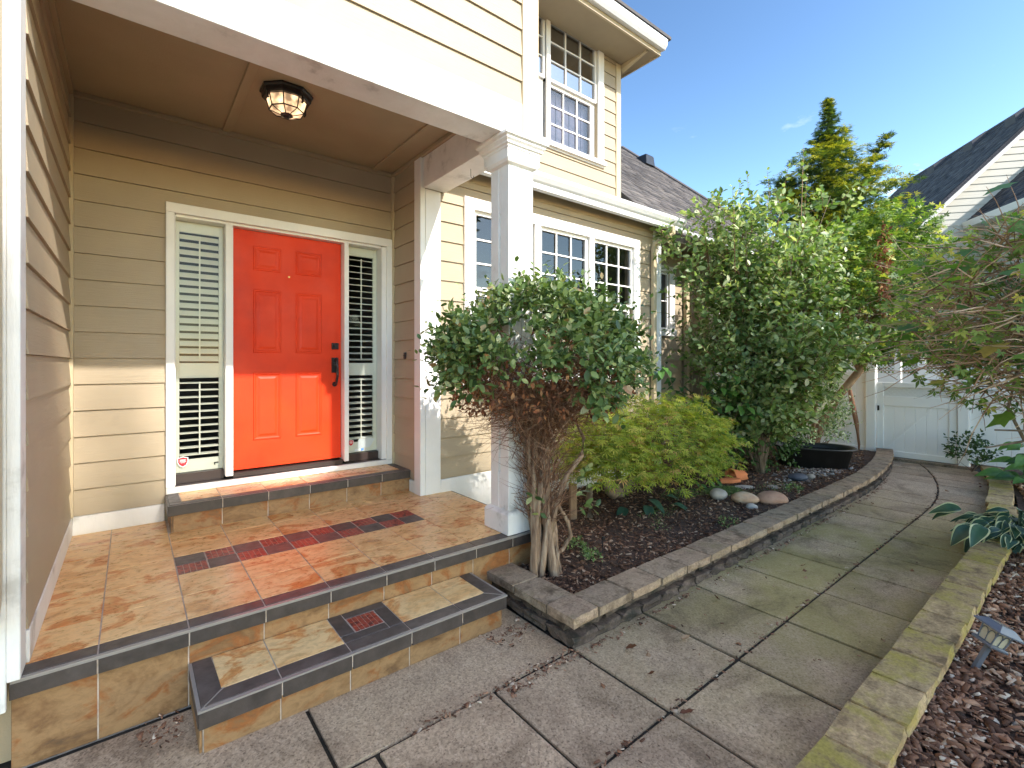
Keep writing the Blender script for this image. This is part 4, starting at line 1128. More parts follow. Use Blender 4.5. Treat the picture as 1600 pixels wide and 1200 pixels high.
for (xa, xb) in ((0.815, 1.035), (1.155, 1.382)):
    dpanel(xa, xb, 2.350, 2.560); dpanel(xa, xb, 1.648, 2.190); dpanel(xa, xb, 0.900, 1.478)
m = MB(); m.tube([(1.098, 4.566, 2.322), (1.098, 4.556, 2.322)], .008, 12); part("peephole", m, flat("brass", (.6, .4, .15), .3, 1), DR)
m = MB(); m.box(1.470, 1.532, 4.548, 4.566, 1.688, 1.748); m.tube([(1.501, 4.549, 1.718), (1.501, 4.530, 1.718)], [.022, .019], 16); part("deadbolt", m, M_BLACK, DR, bevel=.002)
m = MB(); m.box(1.470, 1.530, 4.550, 4.566, 1.47, 1.61)
m.tube([(1.500, 4.552, 1.595), (1.500, 4.52, 1.60), (1.500, 4.500, 1.575), (1.500, 4.49, 1.52), (1.503, 4.492, 1.45), (1.500, 4.51, 1.385), (1.500, 4.535, 1.36), (1.500, 4.556, 1.365)], [.014, .013, .011, .0115, .012, .011, .010, .012], 10)
m.tube([(1.500, 4.566, 1.362), (1.500, 4.553, 1.362)], [.024, .020], 14)
m.tube([(1.500, 4.55, 1.56), (1.485, 4.515, 1.55)], [.012, .016], 10)
part("door_handle", m, M_BLACK, DR, smooth=False, bevel=0)
m = MB(); m.box(0.66, 1.558, 4.556, 4.5655, 0.669, 0.690); part("door_sweep", m, M_RED, DR)
# sidelights with plantation shutters
M_SIGNR = flat("sticker_red", (0.55, 0.02, 0.03), .4); M_SIGNW = flat("sticker_white", (0.78, 0.80, 0.80), .4); M_SIGNB = flat("sticker_blue", (0.10, 0.25, 0.60), .4)
def sidelight(x0, x1, label):
    m = MB(); ys = 4.60; yb = 4.625
    st = .030 if x1 < 1 else .036
    m.box(x0, x0 + st, ys, yb, 0.692, 2.684); m.box(x1 - st, x1, ys, yb, 0.692, 2.684)
    for z0, z1 in ((0.692, 0.790), (1.440, 1.560), (2.600, 2.684)): m.box(x0 + st, x1 - st, ys, yb, z0, z1)
    s = part("sidelight", m, M_CREAM, HO, bevel=.002, label=label)
    g_ = MB(); g_.add([(x0, 4.585, .691), (x1, 4.585, .691), (x1, 4.585, 2.684), (x0, 4.585, 2.684)], [(0, 1, 2, 3)]); part("pane", g_, M_GLASS, s)
    lv = MB(); lv.box(x0 + st + .001, x1 - st - .001, -.026, .026, -.0035, .0035)
    lm = lv.mesh("louver", M_CREAM, bevel=.002, off=((x0 + x1) / 2, 0, 0))
    for (za, zb, nn, tilt) in ((1.565, 2.595, 17, 0.92), (0.80, 1.430, 11, 0.12)):
        for k in range(nn):
            z = za + (zb - za) * (k + .5) / nn
            t_ = tilt if x1 < 1 else 0.22
            link("louver", lm, s, ((x0 + x1) / 2, 4.613, z), (t_ + random.uniform(-.03, .03), 0, 0))
        rod = MB(); rod.box((x0 + x1) / 2 - .005, (x0 + x1) / 2 + .005, 4.574 if False else 4.5905, 4.5965, za + .03, zb - .02); part("tilt_rod", rod, M_CREAM, s)
    return s
SL = sidelight(0.2708, 0.5992, "left sidelight with closed upper louvers and open lower louvers")
SR = sidelight(1.6048, 1.9240, "right sidelight with open louvers")
def shield(cx_, z_, w, par):
    y = 4.582
    def pts(s): return [(cx_ + a * w * s, y_ , z_ + b * w * s) for a, b in ((-.5, .42), (-.25, .47), (0, .55), (.25, .47), (.5, .42), (.5, -.05), (.33, -.42), (0, -.65), (-.33, -.42), (-.5, -.05))]
    y_ = y; m = MB(); m.add(pts(1.15), [tuple(range(10))], 0)
    y_ = y - .0008; m.add(pts(1.0), [tuple(range(10))], 1)
    for k, (zz, ww) in enumerate(((.22, .34), (.10, .30), (-.02, .36), (-.16, .22))):
        m.add([(cx_ - ww * w, y - .0016, z_ + zz * w - .02 * w), (cx_ + ww * w, y - .0016, z_ + zz * w - .02 * w), (cx_ + ww * w, y - .0016, z_ + zz * w + .03 * w), (cx_ - ww * w, y - .0016, z_ + zz * w + .03 * w)], [(0, 1, 2, 3)], 0)
    part("sticker", m, [M_SIGNW, M_SIGNR], par, label="small red shield security sticker")
shield(0.322, 0.782, .062, SL); shield(1.660, 0.792, .046, SR)
m = MB(); m.box(1.70, 1.785, 4.5812, 4.5832, .705, .728, 0); m.box(1.755, 1.785, 4.5806, 4.5811, .706, .727, 1); part("sticker", m, [M_SIGNW, M_SIGNB], SR)
m = MB(); m.extrude([(1.725, .73), (1.85, .73), (1.90, .80), (1.86, .83), (1.77, .84), (1.735, .81)], 1, 4.592, 4.594); part("sticker", m, M_SIGNW, SR)
for par, xx in ((SL, .535), (SR, 1.612)):
    m = MB(); m.box(xx, xx + .03, 4.5915, 4.5995, .742, .749); m.box(xx, xx + .008, 4.5915, 4.5995, .728, .742); part("shutter_latch", m, M_BLACK, par)
# doorbell on the reveal wall
m = MB(); m.box(2.018, 2.034, 4.16, 4.19, 1.60, 1.66); m.tube([(2.018, 4.175, 1.63), (2.012, 4.175, 1.63)], .009, 10); part("doorbell", m, M_BRONZE, HO, bevel=.002)

# ceiling lantern
LA = thing("ceiling_light", "octagonal black metal and ribbed glass flush lantern on the porch ceiling", "ceiling light", (0.85, 3.59, 3.435))
lx, ly, lz = 0.85, 3.59, 3.434
m = MB(); m.lathe([(0.172, 0), (0.172, -.012), (0.160, -.020), (0.158, -.045), (0.150, -.055)], 8, (lx, ly, lz), rot=math.pi / 8); part("canopy", m, M_BLACK, LA)
M_LAMPG = None
mm_, n_, l_, b_, o_ = nt("ribbed_lamp_glass")
gpos = n_.new("ShaderNodeNewGeometry")
b_.inputs['Base Color'].default_value = (0.55, 0.45, 0.36, 1); b_.inputs['Roughness'].default_value = 0.3
gn = noise(n_, l_, gpos.outputs['Position'], 14, 2)
b_.inputs['Emission Color'].default_value = (1.0, 0.62, 0.33, 1)
em = n_.new("ShaderNodeMapRange"); em.inputs['From Min'].default_value = .4; em.inputs['From Max'].default_value = .68; em.inputs['To Min'].default_value = .10; em.inputs['To Max'].default_value = .75
l_.new(gn, em.inputs['Value']); l_.new(em.outputs[0], b_.inputs['Emission Strength'])
R1, R2, Zt, Zm, Zb = .128, .108, -.050, -.125, -.150
def oc(r, z, k, dr=0): t = math.pi / 8 + k * math.pi / 4; return (lx + (r + dr) * math.cos(t), ly + (r + dr) * math.sin(t), lz + z)
for k in range(8):
    m = MB(); m.add([oc(R1, Zt, k), oc(R1, Zt, k + 1), oc(R2, Zm, k + 1), oc(R2, Zm, k)], [(0, 1, 2, 3)])
    m.add([oc(R2, Zm, k), oc(R2, Zm, k + 1), oc(.035, Zb, k + 1), oc(.035, Zb, k)], [(0, 1, 2, 3)])
    part("glass_panel", m, mm_, LA)
m = MB()
for k in range(8):
    m.tube([oc(R1, Zt, k, .003), oc(R2, Zm, k, .003)], .0042, 5); m.tube([oc(R2, Zm, k, .003), oc(.035, Zb, k, .0)], .0035, 5)
    m.tube([oc(R2, Zm, k, .004), oc(R2, Zm, k + 1, .004)], .0048, 5)
m.lathe([(.040, Zb + .006), (.040, Zb - .004), (.022, Zb - .010), (.012, Zb - .022)], 12, (lx, ly, lz))
for t in (0.4, 2.0, 3.6, 5.2):
    m.tube([(lx + .150 * math.cos(t), ly + .150 * math.sin(t), lz - .05), (lx + .150 * math.cos(t), ly + .150 * math.sin(t), lz - .085), (lx + .142 * math.cos(t), ly + .142 * math.sin(t), lz - .095)], .007, 8)
part("cage", m, M_BLACK, LA)

# ================================================================== FENCE AND GATE
FX = 9.70
FE = thing("white_fence", "white vinyl privacy fence with lattice top left of the gate", "fence", (FX, 3.2, 0))
m = MB(); m.box(FX - .065, FX + .065, 2.475, 2.605, 0, 1.92); m.sqprofile(FX, 2.54, .065, .065, [(.012, 1.92), (.012, 1.945), (-.05, 1.985)]); part("post", m, M_VINYL, FE, bevel=.004, label="tall white gate post")
m = MB(); m.box(FX - .045, FX + .045, 3.90, 3.985, 0, 1.65); part("post", m, M_VINYL, FE, bevel=.004)
for y in np.arange(2.61, 3.89, .152):
    m = MB(); m.box(FX - .012, FX + .012, y + .001, min(y + .150, 3.899), .12, 1.36); part("plank", m, M_VINYL, FE, bevel=.003)
for z0, z1 in ((.06, .16), (1.33, 1.42), (1.60, 1.66)):
    m = MB(); m.box(FX - .03, FX + .03, 2.606, 3.899, z0, z1); part("rail", m, M_VINYL, FE, bevel=.003)
def lattice(par, x, y0, y1, z0, z1):
    m = MB(); h = z1 - z0; st = .065; t = .010
    k = y0 - h
    while k < y1:
        for sgn in (1, -1):
            a0, a1 = k, k + h
            c0, c1 = max(a0, y0), min(a1, y1)
            if c1 - c0 > .01:
                if sgn == 1: za, zb = z0 + (c0 - a0), z0 + (c1 - a0)
                else: za, zb = z1 - (c0 - a0), z1 - (c1 - a0)
                xo = x + (.004 if sgn == 1 else -.004)
                m.hexa([(xo - .003, c0, za - t), (xo + .003, c0, za - t), (xo + .003, c1, zb - t), (xo - .003, c1, zb - t), (xo - .003, c0, za + t), (xo + .003, c0, za + t), (xo + .003, c1, zb + t), (xo - .003, c1, zb + t)])
        k += st
    part("lattice", m, M_VINYL, par, kind="stuff")
lattice(FE, FX, 2.606, 3.899, 1.425, 1.598)
GA = thing("garden_gate", "white vinyl gate with lattice strip and diagonal brace at the end of the path", "gate", (FX, 1.95, 0))
gy0, gy1 = 1.475, 2.462
for y in np.linspace(gy0 + .09, gy1 - .09, 7)[:-1]:
    m = MB(); m.box(FX - .010, FX + .010, y + .001, y + (gy1 - gy0 - .18) / 6 - .001, .12, .87); part("plank", m, M_VINYL, GA, bevel=.003)
for b in ((gy0, gy0 + .09, .045, 1.245), (gy1 - .09, gy1, .045, 1.245)):
    m = MB(); m.box(FX - .028, FX + .028, b[0], b[1], b[2], b[3]); part("stile", m, M_VINYL, GA, bevel=.004)
for z0, z1 in ((.045, .135), (.865, 1.02), (1.165, 1.245)):
    m = MB(); m.box(FX - .026, FX + .026, gy0 + .0905, gy1 - .0905, z0, z1); part("rail", m, M_VINYL, GA, bevel=.003)
lattice(GA, FX, gy0 + .092, gy1 - .092, 1.022, 1.163)
m = MB(); m.box(FX + .012, FX + .022, gy0 + .0905, gy1 - .0905, 1.0205, 1.1645); part('back_panel', m, M_VINYL, GA)
m = MB(); za, zb = .16, .84; ya, yb = gy1 - .10, gy0 + .30
m.hexa([(FX - .022, ya, za - .02), (FX - .011, ya, za - .02), (FX - .011, yb, zb - .02), (FX - .022, yb, zb - .02), (FX - .022, ya, za + .02), (FX - .011, ya, za + .02), (FX - .011, yb, zb + .02), (FX - .022, yb, zb + .02)]); part("brace", m, M_VINYL, GA)
m = MB(); m.box(FX - .04, FX - .028, gy1 - .035, gy1 - .01, .78, .86); part("hinge", m, M_BLACK, GA)
F2 = thing("white_fence", "white vinyl fence panel right of the gate behind the leafy plants", "fence", (FX, .8, 0))
m = MB(); m.box(FX - .06, FX + .06, 1.34, 1.462, 0, 1.30); part("post", m, M_VINYL, F2, bevel=.004)
for y in np.arange(0.0, 1.33, .152):
    m = MB(); m.box(FX - .012, FX + .012, y + .001, min(y + .150, 1.339), .08, 1.05); part("plank", m, M_VINYL, F2, bevel=.003)
m = MB(); m.box(FX - .03, FX + .03, 0.0, 1.339, 1.05, 1.13); part("rail", m, M_VINYL, F2)
lattice(F2, FX, 0.0, 1.339, 1.135, 1.25)
m = MB(); m.box(FX - .03, FX + .03, 0.0, 1.339, 1.25, 1.30); part("rail", m, M_VINYL, F2)
m = MB(); m.box(9.58, 9.70, 1.3, 2.6, -.02, .035); single("gate_threshold", m.mesh("gate_threshold", M_CAP, bevel=.004), "pale concrete strip under the white garden gate", "threshold")
# white arbour post beyond the gate
m = MB(); m.box(11.5, 11.6, 2.55, 2.65, 0, 2.35); single("arbor_post", m.mesh("arbor_post", M_VINYL, bevel=.004), "thin white post standing beyond the gate post", "post")
F3 = thing("white_fence", "low white lattice topped fence farther back beyond the gate", "fence", (12.4, 1.5, 0))
m = MB(); m.box(12.38, 12.42, -1, 3.9, .1, 1.35); part("panel", m, M_VINYL, F3)
for y in (-.9, .7, 2.35): 
    m = MB(); m.box(12.33, 12.45, y, y + .12, 0, 1.62); m.lathe([(.02, 1.62), (.07, 1.65), (.075, 1.70), (.05, 1.75), (.01, 1.77)], 10, (12.39, y + .06, 0)); part("post", m, M_VINYL, F3)
lattice(F3, 12.38, -.78, 3.9, 1.36, 1.52)

# ================================================================== NEIGHBOUR HOUSE (rotated)
e1 = Vector((.789, .650, 0)).normalized(); e2 = Vector((.650, -.789, 0)).normalized()
def NP(a, s, z): v = e1 * a + e2 * s; return (v.x, v.y, z)
NH = thing("neighbour_house", "pale sided neighbouring house with steep slate blue roofs beyond the garden", "house", NP(18, 11, 0))
GA_ = 16.56
def npoly(name, pts, mat, thick=None, dirv=None):
    m = MB(); n = len(pts)
    if thick:
        d = Vector(dirv) * thick
        P = [Vector(p) for p in pts]
        m.add([tuple(p) for p in P] + [tuple(p + d) for p in P], [tuple(range(n)), tuple(reversed(range(n, 2 * n)))] + [(i, (i + 1) % n, n + (i + 1) % n, n + i) for i in range(n)])
    else: m.add(pts, [tuple(range(n))])
    return part(name, m, mat, NH)
npoly("wall", [NP(GA_ + .03, 6.9, 0), NP(GA_ + .03, 18.1, 0), NP(GA_ + .03, 18.1, 3.7), NP(GA_ + .03, 12.5, 9.3), NP(GA_ + .03, 6.9, 3.7)], M_NSID, .2, e1)
plankrows(NH, e1 * (GA_ + .029), e2, -e1, 6.9, 14.6, 2.2, 9.3, [], M_NSID, phase=2.2, sp=.20,
          smin=lambda z: max(6.9, z + 3.20), smax=lambda z: min(18.1, 21.7 - z))
# rake boards
def rake(sa, za, sb, zb, w, a0=GA_ - .02, th=.03):
    m = MB(); m.hexa([NP(a0, sa, za - w), NP(a0 + th, sa, za - w), NP(a0 + th, sb, zb - w), NP(a0, sb, zb - w), NP(a0, sa, za), NP(a0 + th, sa, za), NP(a0 + th, sb, zb), NP(a0, sb, zb)])
    part("rake_board", m, M_VINYL, NH)
rake(6.4, 3.34, 12.5, 9.44, .26, GA_ - .30); rake(12.5, 9.44, 18.6, 3.34, .26, GA_ - .30)
npoly("soffit", [NP(GA_ - .27, 6.4, 3.12), NP(GA_ - .27, 12.5, 9.22), NP(GA_, 12.5, 9.22), NP(GA_, 6.4, 3.12)], M_VINYL)
s2 = 1 / math.sqrt(2)
shingle_roof("roof", NH, NP(GA_ - .30, 6.35, 3.31), tuple(e1), (e2.x * s2, e2.y * s2, s2), lambda t: (0, 8.2), 6.15 * math.sqrt(2), M_SHINGLE2, tabw=.4, exp=.15)
npoly("roof", [NP(GA_ - .3, 12.5, 9.45), NP(GA_ + 7.9, 12.5, 9.45), NP(GA_ + 7.9, 18.6, 3.3), NP(GA_ - .3, 18.6, 3.3)], M_SHINGLE2)
m = MB(); m.tube([NP(GA_ - .3, 12.5, 9.45), NP(GA_ + 7.9, 12.5, 9.45)], .07, 6); part("ridge_cap", m, M_SHINGLE2, NH)
for a in (17.6, 19.4, 21.4):
    m = MB(); c = NP(a, 12.1, 9.05)
    m.hexa([NP(a - .2, 11.9, 8.86), NP(a + .2, 11.9, 8.86), NP(a + .2, 12.3, 9.2), NP(a - .2, 12.3, 9.2), NP(a - .2, 11.86, 9.10), NP(a + .2, 11.86, 9.10), NP(a + .2, 12.3, 9.42), NP(a - .2, 12.3, 9.42)])
    part("roof_vent", m, M_SHINGLE2, NH, bevel=.01)
# lower wing in front
wl_ = MB(); wl_.hexa([NP(10, 10.4, 0), NP(GA_, 10.4, 0), NP(GA_, 15, 0), NP(10, 15, 0), NP(10, 10.4, 5.6), NP(GA_, 10.4, 5.6), NP(GA_, 15, 5.6), NP(10, 15, 5.6)]); part("wall", wl_, M_NSID, NH)
plankrows(NH, e2 * 10.399, e1, -e2, 10.0, GA_ - .02, 3.0, 5.5, [], M_NSID, phase=3.0, sp=.20)
shingle_roof("roof", NH, NP(9.6, 10.12, 5.73), tuple(e1), (e2.x * s2, e2.y * s2, s2), lambda t: (0, GA_ - 9.62), 2.4 * math.sqrt(2), M_SHINGLE2, tabw=.4, exp=.15)
npoly("roof", [NP(9.6, 12.52, 8.12), NP(GA_, 12.52, 8.12), NP(GA_, 15, 5.6), NP(9.6, 15, 5.6)], M_SHINGLE2)
m = MB(); m.hexa([NP(9.6, 10.02, 5.50), NP(GA_ - .02, 10.02, 5.50), NP(GA_ - .02, 10.12, 5.50), NP(9.6, 10.12, 5.50), NP(9.6, 9.98, 5.68), NP(GA_ - .02, 9.98, 5.68), NP(GA_ - .02, 10.12, 5.70), NP(9.6, 10.12, 5.70)]); part("gutter", m, M_VINYL, NH)
npoly("soffit", [NP(9.6, 10.12, 5.51), NP(GA_, 10.12, 5.51), NP(GA_, 10.4, 5.51), NP(9.6, 10.4, 5.51)], M_VINYL)
m = MB(); m.hexa([NP(12, 10.36, .9), NP(13.1, 10.36, .9), NP(13.1, 10.40, .9), NP(12, 10.40, .9), NP(12, 10.36, 2.3), NP(13.1, 10.36, 2.3), NP(13.1, 10.40, 2.3), NP(12, 10.40, 2.3)]); part("window", m, M_VINYL, NH)
m = MB(); m.add([NP(12.08, 10.355, .98), NP(13.02, 10.355, .98), NP(13.02, 10.355, 2.22), NP(12.08, 10.355, 2.22)], [(0, 1, 2, 3)]); part("pane", m, M_GLASSW, NH)

# unseen trees added behind the viewpoint, tops set to shade path and porch
def added_shade_tree(x, y, top, rx, lab):
    T = thing("unseen_shade_tree", lab, "tree", (x, y, 0), group="unseen trees added for shade")
    m = MB(); m.tube([(x, y, 0), (x + .2, y, top * .35), (x, y, top * .8)], [.6, .45, .15], 8)
    for k in range(7):
        a = k * 2.4; m.tube([(x + .1, y, top * (.3 + .06 * k)), (x + math.cos(a) * rx * .6, y + math.sin(a) * rx * .6, top * (.5 + .06 * k))], [.22, .05], 6)
    part("trunk", m, M_BARK2, T)
    c = np.array([x, y, top * .62])
    S, u = ellip(9000, c, (rx, rx, top * .38), .25, 1.0)
    S = S + u * .35 * (np.sin(S[:, :1] * 1.1) + np.sin(S[:, 1:2] * 1.3 + 1) + np.sin(S[:, 2:] * 1.2))
    S[:, 2] = np.minimum(S[:, 2], top + rng.normal(0, .12, len(S)))
    q = leaves(S, rng.normal(0, 1, S.shape), u * .5 + rng.normal(0, .6, S.shape), rng.uniform(.7, 1.25, len(S)), LEAF4)
    stuffpart("crown", q[0], q[1], M_HEDGE, T)
added_shade_tree(6.9, -20.5, 21.1, 3.3, "unseen tall broadleaf tree added behind the viewpoint for shade, nearest the driveway side")
added_shade_tree(10.0, -21.5, 21.8, 3.6, "unseen tall broadleaf tree added behind the viewpoint for shade, second from the driveway")
added_shade_tree(12.9, -22.5, 22.6, 3.3, "unseen tall broadleaf tree added behind the viewpoint for shade, third from the driveway")
added_shade_tree(16.2, -23.3, 22.6, 3.5, "unseen tall broadleaf tree added behind the viewpoint for shade, farthest from the driveway")
dw = MB(); dw.add([(-14, -16, -.006), (-1.62, -16, -.006), (-1.62, 2.6, -.006), (-14, 2.6, -.006)], [(0, 1, 2, 3)]); link("bounce_driveway", dw.mesh("bounce_driveway", surf("bounce_driveway_concrete", [(0.3, (.36, .33, .29)), (0.7, (.46, .43, .38))], scale=3, rough=.9, bs=.2, bscale=60), fixn=False), kind="structure")  # pale paving added so sunlit concrete bounces warm light into the porch
dw = MB(); dw.add([(-40, -15.8, -.010), (60, -15.8, -.010), (60, -8, -.010), (-40, -8, -.010)], [(0, 1, 2, 3)]); link("road", dw.mesh("road", surf("worn_road_asphalt", [(0.3, (.10, .098, .092)), (0.7, (.15, .145, .14))], scale=3, rough=.9, bs=.2, bscale=60), fixn=False), kind="structure")

# ================================================================== PLANTS
def circ(n): t = rng.uniform(0, 6.283, n); return np.stack([np.cos(t), np.sin(t)], 1)
def cat(*vf):
    V = []; F = []; o = 0
    for v, f in vf: V.append(v); F.append(f + o); o += len(v)
    return np.concatenate(V), np.concatenate(F)

# ---- vine trained into a standard beside the column
VI = thing("trained_vine", "mushroom shaped climbing vine with twisted bare trunk beside the white column", "shrub", (2.37, 2.50, .12))
tr = MB(); base = Vector((2.25, 2.44, .10))
for k in range(17):
    a0 = k * 2.4; r0 = .055 + .02 * (k % 3); pts = []; rr = []
    tw = random.uniform(1.5, 3.5); R_ = random.uniform(.014, .032)
    for i in range(15):
        t = i / 14; zz = .08 + t * 1.22
        spread = r0 * (1.25 - .9 * t + .9 * max(0, t - .5) ** 1.2 * 2.2)
        if k in (0, 1, 2, 3): spread *= .75; 
        a = a0 + tw * t + .3 * math.sin(3 * t + k)
        pts.append(base + Vector((math.cos(a) * spread + .03 * math.sin(4 * t + k) - .05 * t * (1 - t) * 2, math.sin(a) * spread * .8 + .10 * t, zz - .10)))
        rr.append((R_ * (1.35 - .7 * t)) * (1 + .18 * math.sin(11 * t + k * 2) + random.uniform(-.08, .08)) * .88)
    tr.tube(pts, rr, 8)
# one stem looping out to the right, and one that climbs out sideways
tr.tube([base + Vector(v) for v in ((.02, 0, .10), (.11, -.04, .16), (.17, -.06, .25), (.15, -.05, .35), (.09, -.02, .46), (.03, 0, .55))], [.014, .015, .016, .015, .013, .011], 7)
tr.tube([base + Vector(v) for v in ((.02, -.02, .30), (.05, -.04, .50), (.13, -.06, .68), (.26, -.08, .80), (.30, -.06, .92), (.27, .0, 1.05))], [.02, .019, .018, .016, .013, .009], 7)
tr.tube([base + Vector(v) for v in ((-.06, .02, .55), (-.12, .05, .75), (-.10, .08, .95), (-.14, .10, 1.15))], [.014, .012, .010, .008], 6)
part("trunk", tr, M_BARK, VI, smooth=True)
VC = np.array([2.22, 2.47, 1.54]); VR = np.array([.66, .62, .46])
# skirt of bare twigs: from the trunk head outwards, and hanging bits
n = 1500; s0 = np.tile(np.array(base) + [0, .08, 1.10], (n, 1)) + rng.normal(0, [.10, .10, .10], (n, 3))
tgt, u = ellip(n, VC + [0, 0, -.08], VR * [.97, .97, .82], .55, 1.0, -0.75, 0.35)
n = len(tgt); s0 = s0[:n]; d = tgt - s0; L = np.linalg.norm(d, axis=1)
d[:, 2] += .05 * rng.random(n)
v1, f1, e, dd, pts = curvy(s0, d, L * rng.uniform(.7, 1.0, n), 5, .0030, .26, .01)
n2 = 2600; s2_, u2 = ellip(n2, VC + [0, 0, -.06], VR * [.90, .90, .80], .35, 1.0, -0.8, 0.75)
d2 = np.column_stack([u2[:, :2] * .6, -.2 + .5 * rng.normal(0, 1, len(u2))]) + rng.normal(0, .5, (len(u2), 3))
v2, f2, *_ = curvy(s2_, d2, rng.uniform(.08, .26, len(u2)), 3, .0021, .35, .1)
n3 = 420; a_ = rng.uniform(0, 6.28, n3); s3 = np.array(base) + np.column_stack([np.cos(a_) * .08, np.sin(a_) * .08 + .05, rng.uniform(.35, .95, n3)])
v3, f3, *_ = curvy(s3, np.column_stack([np.cos(a_) * .4, np.sin(a_) * .4, rng.uniform(.2, 1.2, n3)]), rng.uniform(.15, .45, n3), 4, .0030, .3, 0)
V, F = cat((v1, f1), (v2, f2), (v3, f3)); stuffpart("twigs", V, F, M_TWIG, VI)
# leafy shoots over the dome, thinner at the rim
n = 2250; S, u = ellip(n, VC, VR, .70, 1.04, -0.62, 1.0)
clump = np.sin(S[:, 0] * 9 + 1) + np.sin(S[:, 1] * 8) + np.sin(S[:, 2] * 11 + S[:, 0] * 5)
keep = ((clump > -.85) | (rng.random(len(S)) < .28)) & ((u[:, 2] > -.16 + .12 * np.sin(S[:, 0] * 7)) | (clump > .75) | (rng.random(len(S)) < .10))
S = S + u * (.05 * clump * (clump > 0))[:, None] * .6; S = S[keep]; u = u[keep]
D = u * 1.0 + rng.normal(0, .45, S.shape) + [0, 0, .15]
sz_ = rng.random(len(S)) < .5
lv = cat(shoots(S[sz_], D[sz_], rng.uniform(.06, .20, sz_.sum()), 7, .078, OVATE, up=.7), shoots(S[~sz_], D[~sz_], rng.uniform(.05, .13, (~sz_).sum()), 7, .052, OVATE, up=.5, jitter=.6))
n = 95; S, u = ellip(n, VC, VR * .98, .97, 1.0, -.1, .95)
lv2 = shoots(S, u + rng.normal(0, .2, S.shape) + [0, 0, .35], rng.uniform(.15, .30, len(S)), 9, .052, OVATE)
sp1 = shoots(np.array([[1.72, 2.35, 1.60], [1.66, 2.4, 1.70], [1.75, 2.3, 1.52]]), np.array([[-1, .1, .1], [-.9, 0, .5], [-1, -.1, -.1]]), np.array([.30, .20, .2]), 10, .06, OVATE)
low = shoots(np.array([[2.20, 2.50, .62], [2.50, 2.42, .60], [2.52, 2.40, .52], [2.22, 2.5, .55], [2.50, 2.40, .70]]), np.array([[-.6, -.5, .3], [.5, -.4, .4], [.6, -.3, .0], [-.5, -.6, -.1], [.4, -.4, .8]]), np.array([.14, .16, .14, .1, .14]), 7, .085, OVATE)
V, F = cat(lv, lv2, sp1, low); stuffpart("leaves", V, F, M_VINELEAF, VI)
n = 3000; S, u = ellip(n, VC + [0, 0, -.06], VR * [.99, .99, .90], .7, 1.04, -.65, .8)
k_ = (u[:, 2] < .3) | (np.sin(S[:, 0] * 13) + np.sin(S[:, 1] * 11) + np.sin(S[:, 2] * 15) > .7); S = S[k_]; u = u[k_]
lvd = leaves(S, rng.normal(0, 1, S.shape) + [0, 0, -.6], rng.normal(0, 1, S.shape), rng.uniform(.02, .05, len(S)), LEAF4)
stuffpart("dead_leaves", lvd[0], lvd[1], M_DRYLEAF, VI)

# ---- lace-leaf maple mound
MC = np.array([4.42, 3.10, .70]); MR = np.array([1.08, .72, .46])
MA = thing("lace_leaf_maple", "low yellow green mounded lace leaf maple in front of the windows", "shrub", (4.1, 3.3, .12))
m = MB(); m.tube([(3.35, 3.05, .12), (3.37, 3.08, .28), (3.42, 3.10, .40)], [.035, .032, .022], 8)
m.tube([(4.15, 3.35, .10), (4.0, 3.28, .22), (3.80, 3.15, .24), (3.62, 3.05, .33), (3.50, 3.0, .45), (3.42, 2.95, .58)], [.07, .065, .05, .045, .035, .02], 9)
m.tube([(4.15, 3.35, .15), (4.35, 3.2, .45), (4.6, 3.1, .7)], [.06, .04, .02], 8); m.tube([(4.15, 3.35, .2), (4.3, 3.5, .5), (4.2, 3.3, .85)], [.05, .035, .015], 8)
part("trunk", m, M_BARK2, MA, smooth=True)
n = 420; S, u = ellip(n, MC, MR, .3, .9, -.2, 1); src = np.tile(np.array([4.3, 3.25, .35]), (len(S), 1)); d = S - src
v1, f1, *_ = curvy(src, d + [0, 0, .1], np.linalg.norm(d, axis=1), 4, .005, .15, .02)
stuffpart("twigs", v1, f1, M_TWIG, MA)
n = 7600; S, u = ellip(n, MC, MR, .60, 1.0, -.62, 1)
lay = np.sin(S[:, 2] * 34 + 2.5 * np.sin(S[:, 0] * 4) + 2 * np.sin(S[:, 1] * 5))
S = S + u * (.07 * lay + rng.normal(0, .045, len(S)))[:, None] + .04 * np.sin(S[:, [1, 0, 0]] * 9)
k_ = (lay > -.25) | (rng.random(len(S)) < .22); S = S[k_]; u = u[k_]
D = u * [1, 1, .1] + rng.normal(0, .35, S.shape) + [0, 0, -.25]
N = u * .6 + [0, 0, .9] + rng.normal(0, .35, S.shape)
l1 = leaves(S, D, N, rng.uniform(.045, .09, len(S)), LACE)
n = 1300; S, u = ellip(n, MC + [-.85, -.05, -.06], [.5, .5, .42], .4, 1.0, -.5, 1)
l2 = leaves(S, u * [1, 1, .1] + [0, 0, -.3] + rng.normal(0, .35, S.shape), u * .5 + [0, 0, .9] + rng.normal(0, .3, S.shape), rng.uniform(.05, .10, len(S)), LACE)
V, F = cat(l1, l2); stuffpart("leaves", V, F, M_MAPLELEAF, MA)

